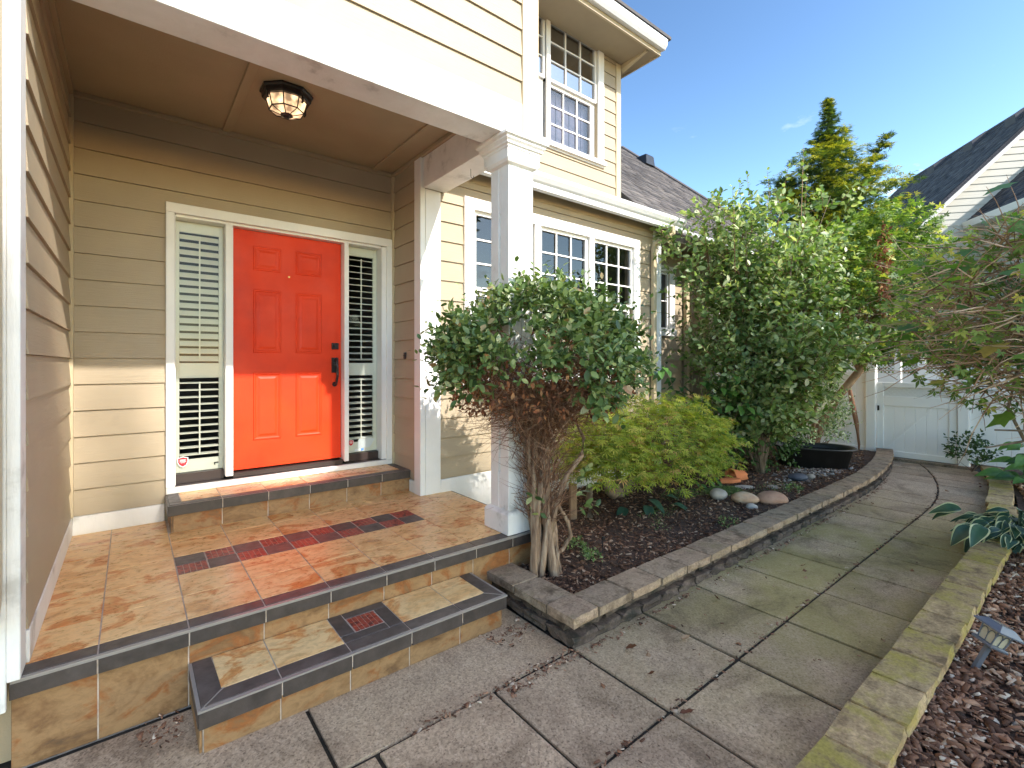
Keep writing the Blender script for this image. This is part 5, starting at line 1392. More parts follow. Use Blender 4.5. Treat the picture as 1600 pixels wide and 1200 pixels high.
# ---- big leaf meshes used one by one
def bigleaf(name, ln, wd, nseg, fold, droop, mats, margin=0.0, heart=0.0, wav=0.0):
    V = []; F = []; MI = []
    cols = 6
    for i in range(nseg + 1):
        t = i / nseg
        w = wd * (math.sin(math.pi * min(1, t ** (.75 - .2 * heart))) ** .8) * (1 - .15 * t) if 0 < i < nseg else wd * .03
        y = ln * t; zc = -droop * t * t * ln
        for j in range(cols + 1):
            s = -1 + 2 * j / cols
            if margin and cols == 6:
                s = (-1, -(1 - margin), -.4, 0, .4, 1 - margin, 1)[j]
            V.append((s * w, y, zc + fold * abs(s) * w - .25 * fold * s * s * w + wav * math.sin(t * 14 + s * 2) * abs(s)))
    for i in range(nseg):
        for j in range(cols):
            k = i * (cols + 1) + j
            F.append((k, k + 1, k + cols + 2, k + cols + 1)); MI.append(1 if margin and j in (0, cols - 1) else 0)
    me = MB(); me.v = V; me.f = F; me.mi = MI
    return me.mesh(name, mats, smooth=True, fixn=False)
def place_leaf(me, parent, P, D, N=(0, 0, 1), sc=1.0):
    D = Vector(D).normalized(); A = D.cross(Vector(N)).normalized(); N2 = A.cross(D)
    R = Matrix((A, D, N2)).transposed().to_4x4()
    o = bpy.data.objects.new("leaf", me); COL.objects.link(o)
    o.matrix_basis = Matrix.Translation(P) @ R @ Matrix.Scale(sc, 4)
    o.parent = parent; o.matrix_parent_inverse = parent.matrix_basis.inverted()
    return o

# ---- hydrangea by the recess
HY = thing("hydrangea", "green leafy hydrangea with fading lime flower heads by the recessed wall", "shrub", (6.2, 3.6, .12))
hl = [bigleaf("leaf", .15, .048, 7, .35, .35, [M_HYD]), bigleaf("leaf", .12, .045, 7, .25, .5, [M_HYD])]
stems = MB()
for i in range(26):
    ex, ey, ez = 6.0 + random.uniform(-.75, 1.15), 3.45 + random.uniform(-.6, .35), random.uniform(.6, 1.55)
    stems.tube([(6.3 + random.uniform(-.2, .2), 3.55, .1), ((6.2 + ex) / 2, (3.5 + ey) / 2, ez * .55), (ex, ey, ez)], [.010, .008, .005], 5)
    for k in range(11):
        a = random.uniform(0, 6.28); rr = random.uniform(.02, .18)
        place_leaf(random.choice(hl), HY, (ex + rr * math.cos(a), ey + rr * math.sin(a), ez + random.uniform(-.22, .06)), (math.cos(a) + .2, math.sin(a) - .3, random.uniform(-.5, .15)), (random.uniform(-.4, .2), random.uniform(-.7, 0), 1), random.uniform(.7, 1.15))
part("stems", stems, M_BARK2, HY)
for (fx, fy, fz) in ((6.25, 3.55, 1.70), (6.05, 3.0, 1.35), (6.35, 2.85, 1.28), (6.7, 2.75, 1.22)):
    S, u = ellip(420, (fx, fy, fz), (.12, .12, .085), .75, 1, -.3, 1)
    q = leaves(S, np.cross(u, rng.normal(0, 1, u.shape)), u, rng.uniform(.018, .03, len(S)), LEAF4); stuffpart("flower_head", q[0], q[1], M_HYDFL, HY)

# ---- large grey green multi stem shrub
SH = thing("tall_shrub", "tall multi stemmed grey green shrub with slender trunk in the bed corner", "tree", (6.44, 2.88, .12))
bc = np.array([6.44, 2.88, .10]); stems = MB(); tips = []
rl = random.Random(3)
for k in range(27):
    a = k * 2.399 + rl.uniform(-.3, .3); R_ = rl.uniform(.15, 1.0); H_ = rl.uniform(2.5, 3.85) if R_ < .75 else rl.uniform(1.6, 3.2)
    rr_, ff_ = math.cos(a) * R_ * 1.38, math.sin(a) * R_ * .75
    ex = bc + np.array([rr_ * .78 + ff_ * .62 + .04, -rr_ * .62 + ff_ * .78, H_])
    p = [bc + np.array([math.cos(a) * .03, math.sin(a) * .03, 0])]
    for t in (.2, .4, .6, .8, 1): p.append(bc + (ex - bc) * np.array([t ** 1.3, t ** 1.3, t]) + np.array([rl.uniform(-.05, .05), rl.uniform(-.05, .05), 0]))
    r0 = .032 if k == 0 else rl.uniform(.009, .018)
    stems.tube(p, [r0 * (1 - .8 * i / 5) for i in range(6)], 7); tips.append(p)
part("trunk", stems, M_BARK2, SH, smooth=True)
Sx = []; Dx = []
for p in tips:
    p = np.array(p)
    for i in range(1, 6):
        cnt = 26 if i > 1 else 12
        for _ in range(cnt):
            t = random.random(); q = p[i - 1] * (1 - t) + p[i] * t
            if q[2] < .55: continue
            o = rng.normal(0, 1, 3); o[2] = abs(o[2]) * .3; o /= np.linalg.norm(o)
            Sx.append(q + o * random.uniform(0, .30)); Dx.append(o + [0, 0, .5])
Sx = np.array(Sx); Dx = np.array(Dx)
L = rng.uniform(.16, .36, len(Sx))
st1 = sticks(Sx, Sx + nrm(Dx) * L[:, None], .004, .002)
stuffpart("twigs", st1[0], st1[1], M_TWIG, SH)
l1 = shoots(Sx, Dx, L, 9, .112, OVATE, up=.6, droop=.15, jitter=.45)
# long upright leaders above the crown
lead = np.array([[5.95, 3.05, 3.15], [5.70, 2.85, 2.95], [6.25, 2.9, 3.45], [6.55, 2.75, 3.5], [6.85, 2.9, 3.55], [7.0, 2.6, 3.5], [6.4, 3.1, 3.5], [5.75, 3.2, 3.0], [6.7, 2.5, 3.6]])
Dl = rng.normal(0, .10, lead.shape) + [0, 0, 1]; Ll = rng.uniform(.45, .8, len(lead))
l2 = shoots(lead, Dl, Ll, 18, .085, OVATE, droop=.25)
st2 = sticks(lead - [0, 0, .3], lead + nrm(Dl) * Ll[:, None], .006, .002)
V, F = cat(l1, l2); stuffpart("leaves", V, F, M_GREYLEAF, SH); stuffpart("leaders", st2[0], st2[1], M_TWIG, SH)

# ---- vine maple with leaning trunk
VM = thing("leaning_maple", "small leafy tree with leaning tan trunk beside the white gate post", "tree", (8.5, 2.85, .12))
m = MB(); m.tube([(8.35, 3.0, .10), (8.45, 2.88, .55), (8.58, 2.70, 1.0), (8.60, 2.40, 1.45), (8.55, 2.18, 1.95), (8.4, 2.2, 2.5), (8.3, 2.3, 3.0)], [.075, .065, .06, .055, .05, .035, .02], 9)
m.tube([(8.60, 2.40, 1.45), (8.3, 2.6, 1.95), (8.0, 2.7, 2.6)], [.035, .028, .015], 7); m.tube([(8.55, 2.18, 1.95), (8.4, 1.95, 2.4), (8.2, 1.85, 2.9)], [.03, .022, .012], 7)
m.tube([(8.40, 3.0, .2), (8.2, 2.85, .9), (8.0, 2.75, 1.6), (7.8, 2.7, 2.2)], [.03, .025, .02, .012], 7)
part("trunk", m, M_REDBARK, VM, smooth=True)
Sx = []
for (c, r, n) in (((8.15, 2.35, 2.55), (.95, .75, .95), 620), ((7.6, 2.65, 2.3), (.6, .6, 1.1), 360), ((8.35, 2.0, 3.15), (.7, .6, .6), 260), ((8.3, 1.6, 2.3), (.5, .5, .55), 150)):
    s_, u_ = ellip(n, c, r, .45, 1.0); Sx.append(np.concatenate([s_, u_], 1))
Sx = np.concatenate(Sx); u = Sx[:, 3:]; Sx = Sx[:, :3]
cl = np.sin(Sx[:, 0] * 7) + np.sin(Sx[:, 1] * 7 + 1) + np.sin(Sx[:, 2] * 8); k_ = cl > -.9; Sx = Sx[k_]; u = u[k_]
l1 = shoots(Sx, u + [0, 0, .2] + rng.normal(0, .4, u.shape), rng.uniform(.12, .3, len(Sx)), 6, .095, MAPLE5, up=.9, droop=.2)
stuffpart("leaves", l1[0], l1[1], M_VMLEAF, VM)
src = np.tile(np.array([8.45, 2.3, 2.0]), (160, 1)) + rng.normal(0, .25, (160, 3)); tg = Sx[rng.integers(0, len(Sx), 160)]; d = tg - src
v1, f1, *_ = curvy(src, d, np.linalg.norm(d, axis=1), 5, .006, .12, 0); stuffpart("twigs", v1, f1, M_TWIG, VM)
# hanging tan seed clusters
S, u = ellip(420, (7.55, 1.85, 2.75), (.09, .09, .65), 0, 1); q = leaves(S, rng.normal(0, 1, S.shape) + [0, 0, -1], rng.normal(0, 1, S.shape), rng.uniform(.03, .07, len(S)), LEAF4); stuffpart("seed_clusters", q[0], q[1], M_DRYLEAF, VM)
m = MB(); m.tube([(9.45, 2.80, 1.25), (9.5, 2.76, .9), (9.52, 2.70, .55), (9.5, 2.66, .2), (9.45, 2.65, .1)], [.02, .04, .035, .02, .01], 6); part("dead_vine_stem", m, M_TWIG, VM, smooth=True)

# ---- variegated shrub under it
VS = thing("variegated_shrub", "pale variegated leafy shrub behind the black tub", "shrub", (8.3, 3.05, .12))
S, u = ellip(560, (8.1, 3.0, .75), (.75, .5, .62), .5, 1.0, -.6, 1)
l1 = shoots(S, u + [0, 0, .4], rng.uniform(.1, .25, len(S)), 7, .06, OVATE); stuffpart("leaves", l1[0], l1[1], M_VARLEAF, VS)
S = np.tile(np.array([8.2, 3.0, .15]), (60, 1)) + rng.normal(0, .1, (60, 3)) * [1, 1, 0]
v1, f1, *_ = curvy(S, rng.normal(0, .5, S.shape) + [0, 0, 1], rng.uniform(.4, .9, 60), 5, .006, .15); stuffpart("stems", v1, f1, M_TWIG, VS)
GS = thing("ivy_mound", "dark green leaf mound around the slender trunk base", "shrub", (6.9, 3.0, .12))
S, u = ellip(420, (6.95, 3.15, .55), (.8, .45, .50), .5, 1.0, -.7, 1)
l1 = shoots(S, u + [0, 0, .3], rng.uniform(.08, .2, len(S)), 6, .075, OVATE, droop=.3); stuffpart("leaves", l1[0], l1[1], M_HEDGE, GS)

# ---- golden conifer
CT = thing("golden_conifer", "tall yellow tipped conifer rising behind the garden", "tree", (14.9, 4.85, 0))
m = MB(); m.tube([(14.9, 4.85, 0), (14.88, 4.85, 4), (14.85, 4.87, 8.3)], [.16, .10, .015], 8); m.tube([(14.9, 4.8, 4.5), (15.3, 4.4, 5.8), (15.7, 4.05, 7.1), (15.9, 3.9, 7.6)], [.06, .05, .03, .01], 6)
m.tube([(14.9, 4.85, 4.5), (14.5, 5.3, 5.9), (14.3, 5.75, 6.6)], [.05, .04, .01], 6)
part("trunk", m, M_BARK2, CT)
S = []; D = []; SZ = []; TP = []
def spray(c0, d0, L_, n, w):
    for _ in range(n):
        t = random.random() ** .8; p = c0 + d0 * L_ * t; p = p + np.array([random.gauss(0, w), random.gauss(0, w), random.gauss(0, w * .35) - .12 * t * L_])
        S.append(p); D.append(d0 + np.array([random.gauss(0, .4), random.gauss(0, .4), random.gauss(-.1, .25)])); SZ.append(random.uniform(.08, .17) * (1 if p[2] < 7.8 else .65)); TP.append(t > .60 and random.random() < .75)
for k in range(230):
    z = 3.2 + 5.55 * (k / 230); rad = ((.04 + .24 * (8.9 - z)) if z > 7.8 else min(1.9, .30 + .78 * (7.8 - z))) * random.uniform(.5, 1.2) * (.75 + .35 * abs(math.sin(z * 2.6)))
    a = k * 2.4; d0 = np.array([math.cos(a), math.sin(a), .25]); spray(np.array([14.87, 4.86, z]), d0, rad, int(26 + 66 * rad), .03 + .09 * min(rad, 1))
for k in range(26):
    t = k / 25; c0 = np.array([14.9 + 1.0 * t, 4.8 - .95 * t, 4.5 + 3.1 * t]); a = k * 2.4; spray(c0, np.array([math.cos(a), math.sin(a), .5]), .50 * (1.12 - t), 45, .07)
    c0 = np.array([14.9 - .6 * t, 4.85 + .9 * t, 4.5 + 2.1 * t]); spray(c0, np.array([math.cos(a), math.sin(a), .5]), .75 * (1.12 - t), 60, .09)
S = np.array(S); D = np.array(D); TP = np.array(TP) & (np.sin(S[:, 2] * 5.3) + np.sin(S[:, 0] * 4 + S[:, 1] * 3) > -.35); SZ = np.array(SZ); NN_ = rng.normal(0, .4, S.shape) + [0, 0, 1]
l1 = leaves(S[~TP], D[~TP], NN_[~TP], SZ[~TP], LACE); stuffpart("foliage", l1[0], l1[1], M_CONIFER, CT)
M_CONTIP = island_mat("yellow_conifer_tips", [(0.0, (0.22, 0.26, 0.02)), (0.5, (0.52, 0.48, 0.04)), (1.0, (0.85, 0.75, 0.10))], rough=0.7, trans=0.15)
l1 = leaves(S[TP], D[TP], NN_[TP], SZ[TP], LACE); stuffpart("yellow_tips", l1[0], l1[1], M_CONTIP, CT)
# more greenery beyond the fence so that no bare horizon shows
for (cx_, cy_, cz_, rx, ry, rz, lab) in ((12.6, 6.3, 1.9, 1.6, 1.4, 2.0, "dark rounded evergreen behind the fence left of the conifer"), (13.6, 3.3, 2.6, 1.2, 1.0, 1.9, "bright green bush below the golden conifer"), (14.2, 1.2, 1.7, 1.5, 1.2, 1.7, "green hedge bush beyond the gate")):
    T = thing("garden_bush", lab, "bush", (cx_, cy_, 0))
    S, u = ellip(1500, (cx_, cy_, cz_), (rx, ry, rz), .75, 1.0)
    l1 = shoots(S, u + rng.normal(0, .3, u.shape), rng.uniform(.1, .3, len(S)), 6, .12, LEAF4); stuffpart("foliage", l1[0], l1[1], M_VMLEAF if "bright" in lab else M_HEDGE, T)
    m = MB(); m.tube([(cx_, cy_, 0), (cx_, cy_, cz_)], [.1, .05], 6); part("trunk", m, M_BARK2, T)

# ---- right hand shrub: arching twigs and lobed leaves
RS = thing("twiggy_shrub", "tangled twiggy shrub with lobed green leaves leaning over the path from the right", "shrub", (5.6, -.25, .05))
RC = np.array([5.30, .22, 1.92]); RR = np.array([.92, .98, .76])
m = MB()
for k in range(10):
    a = random.uniform(0, 6.28)
    e_ = RC + np.array([math.cos(a) * .45, math.sin(a) * .45, random.uniform(-.2, .5)])
    b_0 = np.array([5.75 + random.uniform(-.1, .1), -.35 + random.uniform(-.1, .1), .05])
    mid = (b_0 + e_) / 2 + np.array([random.uniform(-.1, .1), random.uniform(-.25, 0), .1])
    m.tube([b_0, mid, e_], [.017, .013, .007], 6)
m.tube([(5.9, -.2, 1.05), (5.3, .25, 1.06), (4.95, .55, 1.07)], [.014, .010, .006], 6)
m.tube([(5.2, .42, .98), (5.12, .5, 1.22), (5.2, .45, 1.55)], [.012, .010, .007], 6); m.tube([(5.2, .42, .98), (4.98, .6, .93)], [.010, .006], 6); m.tube([(5.2, .42, .98), (5.8, .1, 1.05)], [.010, .012], 6)
part("branches", m, M_BARK2, RS, smooth=True)
def twigsphere(n, c, r, lo, ln, r0, horiz=.5):
    S, u = ellip(n, c, r, lo, 1.0)
    d = rng.normal(0, 1, S.shape) * [1, 1, horiz] + u * .3
    return curvy(S, d, rng.uniform(*ln, len(S)), 5, r0, .22, 0)[:2]
V, F = cat(twigsphere(620, RC, RR, .1, (.15, .45), .0034, .35), twigsphere(640, RC, RR * .92, .1, (.35, .75), .0078, .3), twigsphere(60, RC + [0, .05, -.05], RR * [.7, .7, .7], .1, (.5, .8), .0090, .3), twigsphere(260, (5.9, -.1, 1.6), (.7, .6, .9), .1, (.3, .7), .004))
M_TWIG2 = island_mat("tan_twigs", [(0.0, (0.24, 0.14, 0.08)), (0.6, (0.48, 0.30, 0.19)), (1.0, (0.70, 0.52, 0.36))], rough=0.8)
stuffpart("twigs", V, F, M_TWIG2, RS)
S, u = ellip(1500, RC, RR * 1.0, .3, 1.08); q = leaves(S, rng.normal(0, 1, S.shape) + u * .8 + [0, 0, -.3], rng.normal(0, .5, S.shape) + [-.3, -.3, 1], rng.uniform(.04, .085, len(S)), MAPLE5)
stuffpart("small_leaves", q[0], q[1], M_VMLEAF, RS)
def lobed(name, ln, mats):
    V = [(0, 0, 0)]; out = [(-.10, -.02), (-.46, .02), (-.36, .22), (-.62, .50), (-.33, .52), (-.22, .62), (0, 1.0), (.22, .62), (.33, .52), (.62, .50), (.36, .22), (.46, .02), (.10, -.02)]
    V = [(0, .25 * ln, -.02 * ln)] + [(a * ln, b * ln, (-.10 * (a * a + max(0, b - .3) ** 2) + .05 * abs(a)) * ln) for a, b in out]
    F = [(0, i + 1, i) for i in range(1, len(out))] + [(0, 1, len(out))]
    mb = MB(); mb.v = V; mb.f = F; mb.mi = [0] * len(F); return mb.mesh(name, mats, smooth=True, fixn=False)
lb = [lobed("leaf", s, [M_LOBE]) for s in (.145, .17, .115)]
for k in range(262):
    while True:
        u_ = rng.normal(0, 1, 3); u_ /= np.linalg.norm(u_)
        p = RC + u_ * RR * random.uniform(.75, 1.08)
        if p[2] > 1.85 or random.random() < .5: break
    d_ = (u_[0] + random.uniform(-.5, .5), u_[1] + random.uniform(-.5, .5), random.uniform(-.7, .2))
    place_leaf(random.choice(lb), RS, p, d_, (random.uniform(-.7, .3), random.uniform(-.6, .3), 1), random.uniform(.6, 1.1))
for k in range(36):      # larger low leaves on the right and a few upper ones
    p = (random.uniform(5.3, 6.3), random.uniform(-.35, .35), random.uniform(.55, 1.15)) if k < 24 else (random.uniform(4.9, 5.7), random.uniform(-.1, .5), random.uniform(2.4, 2.95))
    place_leaf(lb[1], RS, p, (random.uniform(-1, .3), random.uniform(-.3, 1), random.uniform(-.6, .1)), (random.uniform(-.6, .1), random.uniform(-.4, .2), 1), random.uniform(1.0, 1.5))
V, F = curvy(np.array([[5.3, .2, 2.2], [5.5, .1, 2.3], [5.1, .4, 2.2], [5.6, 0, 2.2], [5.2, .15, 2.2], [5.45, .3, 2.1]] * 4) + rng.normal(0, .08, (24, 3)), rng.normal(0, .35, (24, 3)) + [0, 0, 1], rng.uniform(.3, .6, 24), 5, .005, .2)[:2]
stuffpart("upper_twigs", V, F, M_TWIG, RS)
# leafy low plants by the right wall's far end
LP = thing("leafy_perennial", "bright green ribbed leafy plant beside the right wall near the gate", "plant", (8.3, .5, .05))
pl_ = [bigleaf("leaf", .26, .085, 8, .35, .5, [M_HYD]), bigleaf("leaf", .20, .075, 8, .3, .6, [M_HYD])]
for k in range(46):
    a = random.uniform(0, 6.28); r_ = random.uniform(0, .28); z_ = random.uniform(.15, .62)
    place_leaf(random.choice(pl_), LP, (8.2 + r_ * math.cos(a) * 1.5, .55 + r_ * math.sin(a), z_), (math.cos(a) - .4, math.sin(a) + .1, random.uniform(-.1, .5)), (-.5, -.1, 1), random.uniform(.6, 1.1))
m = MB()
for k in range(12): m.tube([(8.2, .55, .03), (8.2 + random.uniform(-.25, .25), .55 + random.uniform(-.2, .2), random.uniform(.2, .5))], [.006, .004], 5)
part("stems", m, M_HYD, LP)
LQ = thing("young_shrub", "small dark leaved plant at the foot of the right gate panel", "plant", (9.3, 1.25, .03))
S, u = ellip(70, (9.25, 1.28, .28), (.22, .18, .25), .3, 1, -.5, 1); l1 = shoots(S, u + [0, 0, .6], rng.uniform(.08, .16, len(S)), 7, .07, OVATE); stuffpart("leaves", l1[0], l1[1], M_HEDGE, LQ)
v1, f1, *_ = curvy(np.tile(np.array([9.28, 1.26, .03]), (9, 1)), rng.normal(0, .4, (9, 3)) + [0, 0, 1], rng.uniform(.2, .4, 9), 3, .005); stuffpart("stems", v1, f1, M_TWIG, LQ)

# ---- hosta spilling over the right wall
HS = thing("hosta", "variegated hosta with white edged leaves spilling over the mossy wall", "plant", (5.75, .45, .05))
hm = [bigleaf("leaf", .23, .072, 12, .45, .55, [M_HOSTA, M_HOSTAEDGE], margin=.20, wav=.004), bigleaf("leaf", .19, .064, 12, .35, .95, [M_HOSTA, M_HOSTAEDGE], margin=.22, wav=.005), bigleaf("leaf", .27, .058, 12, .4, .35, [M_HOSTA, M_HOSTAEDGE], margin=.18, wav=.004)]
hm2 = MB(); hc = Vector((5.72, .52, .06))
for k in range(96):
    a = k * 2.399; r_ = .04 + .20 * random.random(); zt = .07 + .20 * random.random() * (1.2 - r_ * 2)
    bx_, by_ = math.cos(a), math.sin(a)
    P = hc + Vector((bx_ * r_ * 1.25, by_ * r_, zt))
    d_ = Vector((bx_, by_ * 1.0, random.uniform(-.5, .25)))
    place_leaf(random.choice(hm), HS, P, d_, (-.35 + bx_ * .2, -.25 + by_ * .2, 1), random.uniform(.55, .88))
    hm2.tube([hc + Vector((bx_ * .03, by_ * .03, 0)), P], [.005, .004], 5)
for P, d_ in (((5.42, .80, .34), (-.45, 1, .08)), ((5.40, .74, .22), (-.8, .55, -.55)), ((5.32, .66, .26), (-1, .1, -.25)), ((5.42, .68, .18), (-.7, .5, -.75)), ((5.6, .85, .28), (-.1, 1, -.2))):
    place_leaf(hm[0], HS, P, d_, (-.5, -.3, 1), .85)
part("leaf_stems", hm2, M_HOSTA, HS)

# ---- small weeds and ground cover in the left bed
def weed(x, y, r, lab, n=26, sz=.035, mat=M_VINELEAF, z=None):
    T = thing("small_weed", lab, "weed", (x, y, bedz(x, y)))
    S, u = ellip(n, (x, y, (z if z is not None else bedz(x, y)) + r * .6), (r, r, r * .7), .2, 1, -.4, 1)
    l1 = shoots(S, u + [0, 0, .3], rng.uniform(.02, .05, len(S)), 5, sz, LEAF4); stuffpart("leaves", l1[0], l1[1], mat, T)
weed(2.60, 2.36, .055, "small green weed in the mulch right of the vine trunk base")
weed(2.68, 2.58, .05, "tiny leafy sprig in the mulch behind the twisted vine trunk")
weed(4.10, 2.12, .07, "pale green weed beside the wall in front of the round stones", 30, .022, M_THYME)
weed(5.85, 2.25, .07, "small green tuft beside the largest round stone", 30, .03, M_THYME)
weed(3.55, 2.45, .06, "sparse green seedlings in the middle of the dark mulch", 14, .018, M_THYME)
weed(3.30, .05, .07, "small bright green weed in the right bed below the solar light", 14, .045, M_VMLEAF, .05)
weed(3.9, .22, .05, "small green seedling in the right bed above the solar light", 10, .04, M_VMLEAF, .05)
weed(2.75, -.05, .09, "low ragged green weed at the near end of the right bed", 22, .05, M_VMLEAF, .05)
def cover(name, c, r, n, mat, sz):
    S, u = ellip(n, (0, 0, 0), (r[0], r[1], .03), 0, 1, -.2, 1)
    S = S + np.array(c); S[:, 2] = [bedz(a, b) + abs(z) + .004 for a, b, z in zip(S[:, 0], S[:, 1], S[:, 2] - c[2])]
    q = leaves(S, rng.normal(0, 1, S.shape) * [1, 1, .6] + [0, 0, .3], rng.normal(0, .5, S.shape) + [0, 0, 1], rng.uniform(sz * .5, sz, n if len(S) >= n else len(S)), LEAF4)
    me = npmesh(name, q[0], [q[1]], mat); return link(name, me, kind="stuff")
cover("creeping_thyme", (5.22, 2.74, .12), (.30, .19), 2600, M_THYME, .022)
cover("creeping_thyme", (4.75, 2.95, .12), (.42, .16), 900, M_THYME, .02)
cover("creeping_thyme", (4.0, 2.75, .12), (.28, .14), 350, M_THYME, .018)
cover("creeping_thyme", (5.7, 2.45, .12), (.5, .2), 500, M_THYME, .018)
HM = thing("small_hosta", "small dark blue green hosta under the lace leaf maple", "plant", (4.05, 2.75, .12))
dl = bigleaf("leaf", .20, .055, 8, .3, .5, [M_HOSTA])
for P, d_ in (((4.20, 2.72, .17), (.5, -1, -.1)), ((3.95, 2.85, .17), (-.7, -.8, -.2)), ((4.05, 2.9, .2), (-.1, -1, 0)), ((4.3, 2.85, .2), (.9, -.5, -.1)), ((3.75, 2.95, .16), (-.9, -.3, -.1))): place_leaf(dl, HM, P, d_, (0, -.2, 1), 1)
for P in ((5.35, 3.0, .17), (5.15, 2.98, .16), (5.25, 2.92, .15), (5.45, 2.95, .16), (5.1, 3.05, .2), (5.55, 3.05, .2)): place_leaf(hl[1], HM, P, (random.uniform(-.6, .6), -1, -.2), (0, -.3, 1), .8)

# ================================================================== STONES, TUB, POT, LAMPS
def pebble(name, c, r, lab, mat, rot=0, seed=1):
    rr = random.Random(seed); bm = bmesh.new(); bmesh.ops.create_icosphere(bm, subdivisions=4, radius=1)
    ph = [rr.uniform(0, 6) for _ in range(6)]
    for v in bm.verts:
        k = 1 + .05 * math.sin(v.co.x * 2.3 + ph[0]) + .05 * math.sin(v.co.y * 2.9 + ph[1]) + .04 * math.sin(v.co.z * 3.1 + ph[2]) + .01 * math.sin(v.co.x * 9 + ph[3]) * math.sin(v.co.y * 8 + ph[4])
        v.co = Vector((v.co.x * r[0], v.co.y * r[1], v.co.z * r[2])) * k
    me = bm_mesh(name, bm, mat); me.polygons.foreach_set('use_smooth', [True] * len(me.polygons))
    return single(name, me, lab, "stone", (c[0], c[1], bedz(c[0], c[1]) + c[2]), (0, 0, rot))
pebble("river_stone", (4.88, 2.62, .045), (.095, .085, .065), "smooth pale grey round stone, leftmost of the three beside the wall", rock("stone_grey", (.30, .26, .22), (.46, .40, .34)), .3, 2)
pebble("river_stone", (4.93, 2.36, .045), (.075, .125, .062), "smooth tan and orange stone between the grey and the large brown one", rock("stone_tan", (.38, .18, .09), (.60, .44, .30)), .5, 4)
pebble("river_stone", (5.12, 2.18, .055), (.15, .105, .082), "largest smooth reddish brown stone beside the wall", rock("stone_red", (.30, .15, .09), (.44, .26, .175)), -.8, 6)
pebble("river_stone", (4.80, 2.235, .015), (.04, .055, .03), "small pale stone tucked between the tan and the brown stones", rock("stone_pale", (.30, .26, .23), (.42, .38, .34)), .5, 7)
pebble("river_stone", (6.45, 2.44, .03), (.12, .085, .05), "dark blue grey stone in front of the black tub", rock("stone_blue", (.03, .035, .05), (.10, .11, .14)), -.6, 8)
pebble("river_stone", (6.62, 2.36, .02), (.06, .05, .035), "small grey stone touching the dark blue stone", rock("stone_mid", (.2, .17, .15), (.33, .29, .25)), .2, 9)
pebble("stepping_stone", (5.65, 2.72, .0), (.13, .08, .022), "flat pale stone lying behind the thyme patch", rock("stone_flat", (.36, .31, .26), (.5, .45, .39)), -.5, 10)
pebble("stepping_stone", (5.9, 2.5, -.004), (.09, .07, .02), "flat brownish stone lying right of the pale flat stone", rock("stone_flat2", (.30, .25, .20), (.42, .36, .30)), .2, 12)
pebble("river_stone", (3.05, -.02, -.055), (.028, .02, .017), "small white pebble in the right bed near the solar light", rock("stone_white", (.5, .5, .48), (.65, .64, .6)), .4, 11)
# black oval tub
TB = thing("plastic_tub", "black oval plastic tub standing on the mulch by the path curve", "tub", (7.55, 2.66, .12))
m = MB(); c = (7.55, 2.66, 0); rot = math.radians(-62)
def oval(rx, ry, z, n=40):
    out = []
    for k in range(n):
        t = 2 * math.pi * k / n; x_ = math.copysign(abs(math.cos(t)) ** .8, math.cos(t)) * rx; y_ = math.copysign(abs(math.sin(t)) ** .8, math.sin(t)) * ry
        out.append((c[0] + x_ * math.cos(rot) - y_ * math.sin(rot), c[1] + x_ * math.sin(rot) + y_ * math.cos(rot), z))
    return out
rings = [oval(.40, .23, .10), oval(.47, .28, .37), oval(.51, .32, .375), oval(.52, .33, .385), oval(.51, .32, .395), oval(.47, .285, .392), oval(.455, .27, .36), oval(.39, .22, .14)]
V = [p for r in rings for p in r]; n = 40
F = [(i * n + j, i * n + (j + 1) % n, (i + 1) * n + (j + 1) % n, (i + 1) * n + j) for i in range(len(rings) - 1) for j in range(n)] + [tuple(reversed(range(n))), tuple(range((len(rings) - 1) * n, len(rings) * n))]
m.add(V, F); part("tub_body", m, M_PLASTIC, TB, smooth=True)
m = MB(); m.add(oval(.435, .255, .335), [tuple(range(40))]); part("water", m, surf("dark_water", [(0.3, (.01, .011, .012)), (.7, (.02, .022, .022))], rough=.05, bs=.1, bscale=12), TB)
# broken terracotta pot
PT = thing("terracotta_pot", "broken orange terracotta pot lying on its side under the maple", "pot", (5.95, 2.93, .12))
m = MB(); n = 14; a0, a1 = math.radians(-15), math.radians(200)
ax = Vector((.75, -.30, 0)).normalized(); sd = Vector((-ax.y, ax.x, 0)); o0 = Vector((5.80, 2.96, .15))
vs = []
for (t, r, th) in ((0, .105, 0), (.03, .105, 0), (.035, .095, 0), (.20, .070, 0)):
    for k in range(n):
        a = a0 + (a1 - a0) * k / (n - 1)
        for rr in (r, r - .010): vs.append(o0 + ax * (t + .01 * math.sin(k * 2.1) * (t > .1)) + sd * (math.cos(a) * rr) + Vector((0, 0, math.sin(a) * rr)))
fs = []
for i in range(3):
    for k in range(n - 1):
        b = (i * n + k) * 2; d = b + 2; e_ = b + 2 * n; g_ = e_ + 2
        fs += [(b, d, g_, e_), (b + 1, e_ + 1, g_ + 1, d + 1)]
for k in range(n - 1): b = k * 2; fs += [(b, b + 1, b + 3, b + 2)]; b = (3 * n + k) * 2; fs += [(b, b + 2, b + 3, b + 1)]
for i in range(3): 
    for k in (0, n - 1): b = (i * n + k) * 2; fs.append((b, b + 2 * n, b + 2 * n + 1, b + 1))
m.add(vs, fs); part("pot_body", m, M_TERRA, PT)
m = MB(); m.extrude([(5.50, 2.93), (5.60, 2.84), (5.74, 2.80), (5.80, 2.86), (5.70, 2.95), (5.58, 2.98)], 2, .125, .165); single("pot_shard", m.mesh("pot_shard", M_TERRA, bevel=.004), "flat orange terracotta shard lying beside the broken pot", "pot shard")
